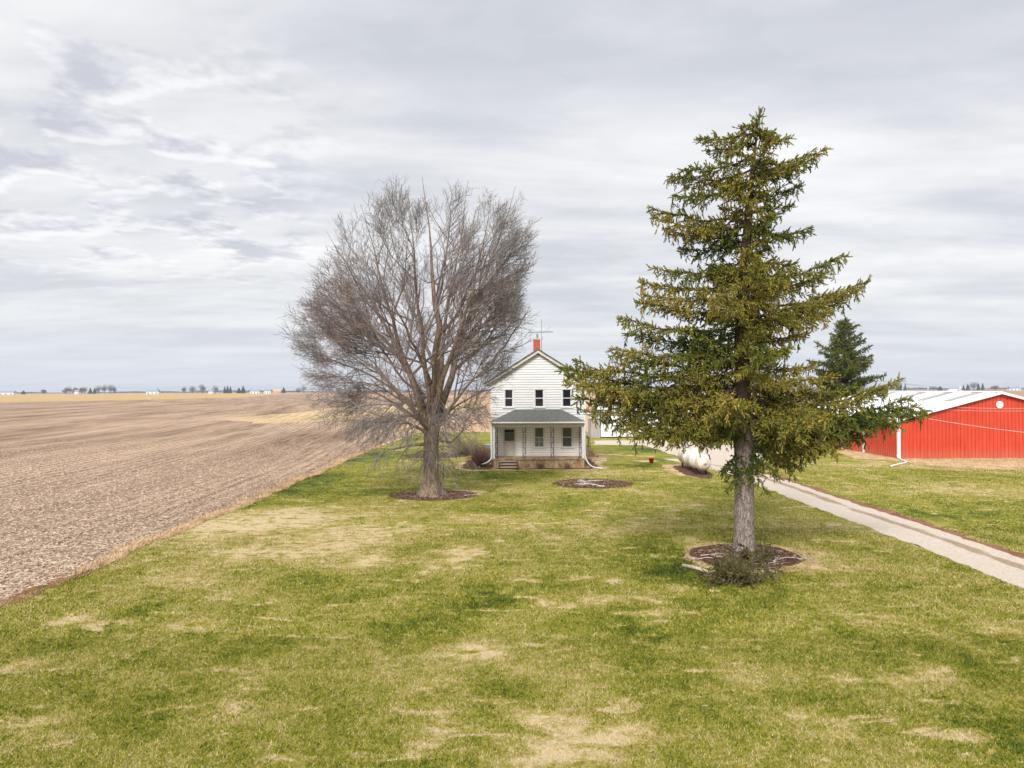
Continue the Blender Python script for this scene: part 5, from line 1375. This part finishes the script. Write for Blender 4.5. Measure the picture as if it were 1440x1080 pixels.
for px, h_, kd, wd, lb in [
 (33, 2.5, 'pine', 2.4, 'lowest dark bush far out on the left horizon, leftmost of the far trees'),
 (61, 4.2, 'brown', 1.6, 'small round reddish bush standing alone left of the far left farmstead'),
 (92, 6, 'brown', 1.3, 'brownish tree at the left end of the far left farmstead'),
 (97, 9, 'bare', .9, 'pale thin bare tree rising above the brown trees of the far left farmstead'),
 (105, 6.5, 'brown', 1.4, 'wide brown tree behind the small white house of the far left farmstead'),
 (114, 6, 'brown', 1.2, 'brown tree just right of the small white house of the far left farmstead'),
 (119, 9, 'bare', 1.0, 'grey bare tree in the middle of the far left farmstead'),
 (127, 6, 'pine', 1.3, 'low dark evergreen in the middle of the far left farmstead'),
 (133, 6, 'pine', 1.2, 'dark evergreen at the foot of the tallest bare trees on the left horizon'),
 (139, 10, 'bare', 1.1, 'grey bare tree left of the two tallest on the left horizon'),
 (147, 11, 'bare', .9, 'tall narrow bare tree, second from the right end of the left farmstead grove'),
 (155, 12, 'bare', 1.1, 'tallest grey bare tree of the far left farmstead grove'),
 (161, 8.5, 'bare', .9, 'bare tree closing the right end of the far left farmstead grove'),
 (222, 4.5, 'pine', 1.5, 'dark tree behind the low grey shed between the two left farmsteads'),
 (259, 8, 'bare', 1.2, 'round bare tree standing a little apart left of the second farmstead'),
 (271, 9.5, 'bare', 1.1, 'wide bare tree left of the tallest one at the second farmstead'),
 (284, 11.5, 'bare', 1.15, 'tallest dense bare tree of the second farmstead on the left horizon'),
 (303, 9.5, 'bare', .9, 'lollipop shaped bare tree on a clear stem right of a tiny white house'),
 (299, 4, 'pine', 1.5, 'low dark bush at the foot of the lollipop shaped far tree'),
 (316, 7.5, 'pine', .9, 'left dark evergreen of the far row of three on the left horizon'),
 (320, 8.5, 'pine', .9, 'middle dark evergreen of the far row of three'),
 (324, 7.8, 'pine', .9, 'right dark evergreen of the far row of three'),
 (336, 5, 'pine', 1.8, 'low rounded dark tree left of the taller one on the horizon beside the maple'),
 (342, 7.5, 'pine', 1.4, 'rounded dark tree on the horizon left of the orange roofed shed'),
 (399, 6, 'pine', 1.3, 'dark tree beside the thin radio mast on the horizon'),
 (420, 5.5, 'bare', 1.5, 'low bare tree on the horizon just left of the maple crown'),
 (427, 8.5, 'bare', .7, 'narrow upright bare tree on the horizon at the edge of the maple crown'),
 (505, 7, 'pine', 1.6, 'dark clump on the horizon seen through the lower left of the maple crown'),
 (540, 6, 'pine', 1.8, 'dark clump on the horizon seen just left of the maple trunk'),
 (650, 7, 'bare', 1.2, 'bare tree on the horizon seen between the maple trunk and the house'),
 (1128, 11, 'bare', 1.1, 'far bare tree on the horizon seen between the big and the small spruce')]:
    far_tree(px, h_, kd, lb, 1500, wd)
for px, h_, kd, wd, lb in [
 (1245, 3.5, 'pine', 2.2, 'low dark bush left of the evergreen block above the barn roof'),
 (1263, 7, 'pine', 1.2, 'left dark evergreen of the block above the barn roof'),
 (1267, 7.4, 'pine', 1.1, 'middle dark evergreen of the block above the barn roof'),
 (1273, 8, 'pine', .6, 'narrow tallest dark evergreen at the right end of the block above the barn roof'),
 (1312, 4, 'bare', 2.4, 'low spreading tree on the horizon right of the evergreen block'),
 (1322, 3.5, 'pine', 2.2, 'low dark tree on the horizon left of the white arched shed'),
 (1355, 5, 'pine', 1, 'small dark tree between the white arched shed and the right farmstead trees'),
 (1361, 6.5, 'pine', 1.2, 'dark evergreen at the left end of the right farmstead'),
 (1370, 10.5, 'bare', 1.3, 'broad grey bare tree, tallest of the farmstead on the right horizon'),
 (1376, 6.5, 'pine', 1.1, 'dark evergreen in front of the broad grey tree on the right horizon'),
 (1382, 7.5, 'pine', .9, 'pointed dark evergreen at the right end of the right farmstead'),
 (1400, 4, 'brown', 2.4, 'low reddish brush on the horizon right of the right farmstead')]:
    far_tree(px, h_, kd, lb, 1500, wd)
M['farwhite'] = plain('far_white_paint', (.78, .78, .78), (.7, .7, .7), .6, scale=.5)
M['farorange'] = plain('far_orange_roof', (.62, .36, .20), (.5, .28, .16), .6, scale=.5)
M['farred'] = plain('far_red_paint', (.42, .04, .03), (.34, .04, .03), .6, scale=.5)
M['fargrey'] = plain('far_grey_roof', (.18, .21, .27), (.25, .28, .34), .6, scale=.5)
def far_shed(px, wpx, hpx, wall, roof, label, Y=1400, cat='shed', name='farm_shed'):
    p = Q(px, 548, Y); w_ = wpx*Y/1000; h_ = (hpx+2.4)*Y/1000
    t = empty(name, (p[0], p[1], 0), label, cat)
    MB().box(p[0]-w_/2, p[0]+w_/2, Y, Y+9, 0, h_*.55).build('wall', M[wall], t)
    MB().prismx([(Y-.5, h_*.55+.02), (Y+4.5, h_), (Y+9.5, h_*.55+.02), (Y+9.5, h_*.55-.1), (Y+4.5, h_-.25), (Y-.5, h_*.55-.1)], p[0]-w_/2-.5, p[0]+w_/2+.5).build('roof', M[roof], t)
    mb = MB()
    for q in range(3): a_ = p[0]-w_/2+w_*(q+.5)/3; mb.box(a_-w_*.07, a_+w_*.07, Y-.05, Y-.01, .2, h_*.35)
    mb.build('door', M['fargrey'], t)
far_shed(8, 22, 3.2, 'farwhite', 'fargrey', 'long pale shed with a blue grey roof at the left end of the horizon')
far_shed(107, 6, 4.2, 'farwhite', 'fargrey', 'tiny white house among the brown trees on the far left', cat='house', name='far_house')
far_shed(214, 17, 4, 'farwhite', 'fargrey', 'low white shed with dark roof between the two left farmsteads')
far_shed(296, 6, 3.6, 'farwhite', 'fargrey', 'tiny white house just left of the lollipop shaped far tree', cat='house', name='far_house')
far_shed(358, 13, 3.6, 'farwhite', 'fargrey', 'white shed on the horizon left of the orange roofed one')
far_shed(376, 10, 4, 'farwhite', 'fargrey', 'grey roofed shed on the horizon beside the orange roofed one')
far_shed(389, 11, 3.4, 'farorange', 'farorange', 'orange roofed shed on the horizon near the thin radio mast')
far_shed(1108, 9, 6, 'farred', 'farred', 'tiny red barn on the horizon seen between the two spruces', cat='barn', name='far_barn')
far_shed(1428, 15, 3.2, 'farwhite', 'fargrey', 'low white building at the right end of the horizon')
# arched white shed on the right
p = Q(1348, 548, 1100); aw = 5.8; t = empty('arched_shed', (p[0], 1100, 0), 'white arched machine shed on the horizon left of the right farmstead trees', 'shed')
arc = [(p[0]+aw*math.cos(a_), 3.6*math.sin(a_)) for a_ in np.linspace(0, math.pi, 16)]
MB().prism(arc, 1100, 1120).build('shell', M['farwhite'], t); MB().box(p[0]-2, p[0]+2, 1099.9, 1099.99, 0, 2.6).build('door', M['fargrey'], t)
p = Q(396, 548, 1200)
tag(MB().tube([(p[0], 1200, 0), (p[0], 1200, 14.5)], [.28, .12], 5).tube([(p[0]-1.2, 1200, 9), (p[0]+1.2, 1200, 9)], .08, 4).build('radio_mast', M['fartwig']), 'thin radio mast standing on the horizon near the orange roofed shed', 'mast')
# continuous woods along the horizon, too far to tell trees apart
n = 26000; X = RNG.uniform(-2100, 2100, n); Yb = 2500+60*np.sin(X*.004)
dens = np.array([mnoise.noise(Vector((v*.0035, 2.2, 0)))+.6*mnoise.noise(Vector((v*.02, 6.2, 0))) for v in X])
hm = np.clip(3.5+9*dens, .6, 12)
c = np.stack([X, Yb+RNG.uniform(-30, 30, n), RNG.uniform(0, 1, n)**.8*hm], 1)
V = c[:, None, :]+RNG.normal(0, 1, (n, 3, 3))*np.array([2.2, 2.2, .9]); V[:, :, 2] = np.maximum(V[:, :, 2], .05)
tag(link_mesh('distant_woods', np_mesh('distant_woods', V.reshape(-1, 3), np.arange(3*n).reshape(-1, 3), M['farpine'])), 'low blue grey line of far woods along the whole horizon', 'woods', kind='stuff')

# ------------------------------------------------------------------ haze
HZ = True
if HZ:
    hb = MB().box(-5300, 5300, -5300, 5300, -1, 24)
    m = bpy.data.materials.new('haze'); m.use_nodes = True; nt = NT(m.node_tree); m.node_tree.nodes.remove(m.node_tree.nodes['Principled BSDF'])
    pv = nt.new('ShaderNodeVolumePrincipled'); pv.inputs['Density'].default_value = .00015; pv.inputs['Color'].default_value = (.80, .87, 1, 1); pv.inputs['Anisotropy'].default_value = .2
    m.node_tree.links.new(pv.outputs[0], m.node_tree.nodes['Material Output'].inputs['Volume'])
    tag(hb.build('haze', m), 'thin pale haze in the air over the far fields', 'haze', kind='stuff')
print("objects", len(bpy.data.objects), "polys", sum(len(me.polygons) for me in bpy.data.meshes))
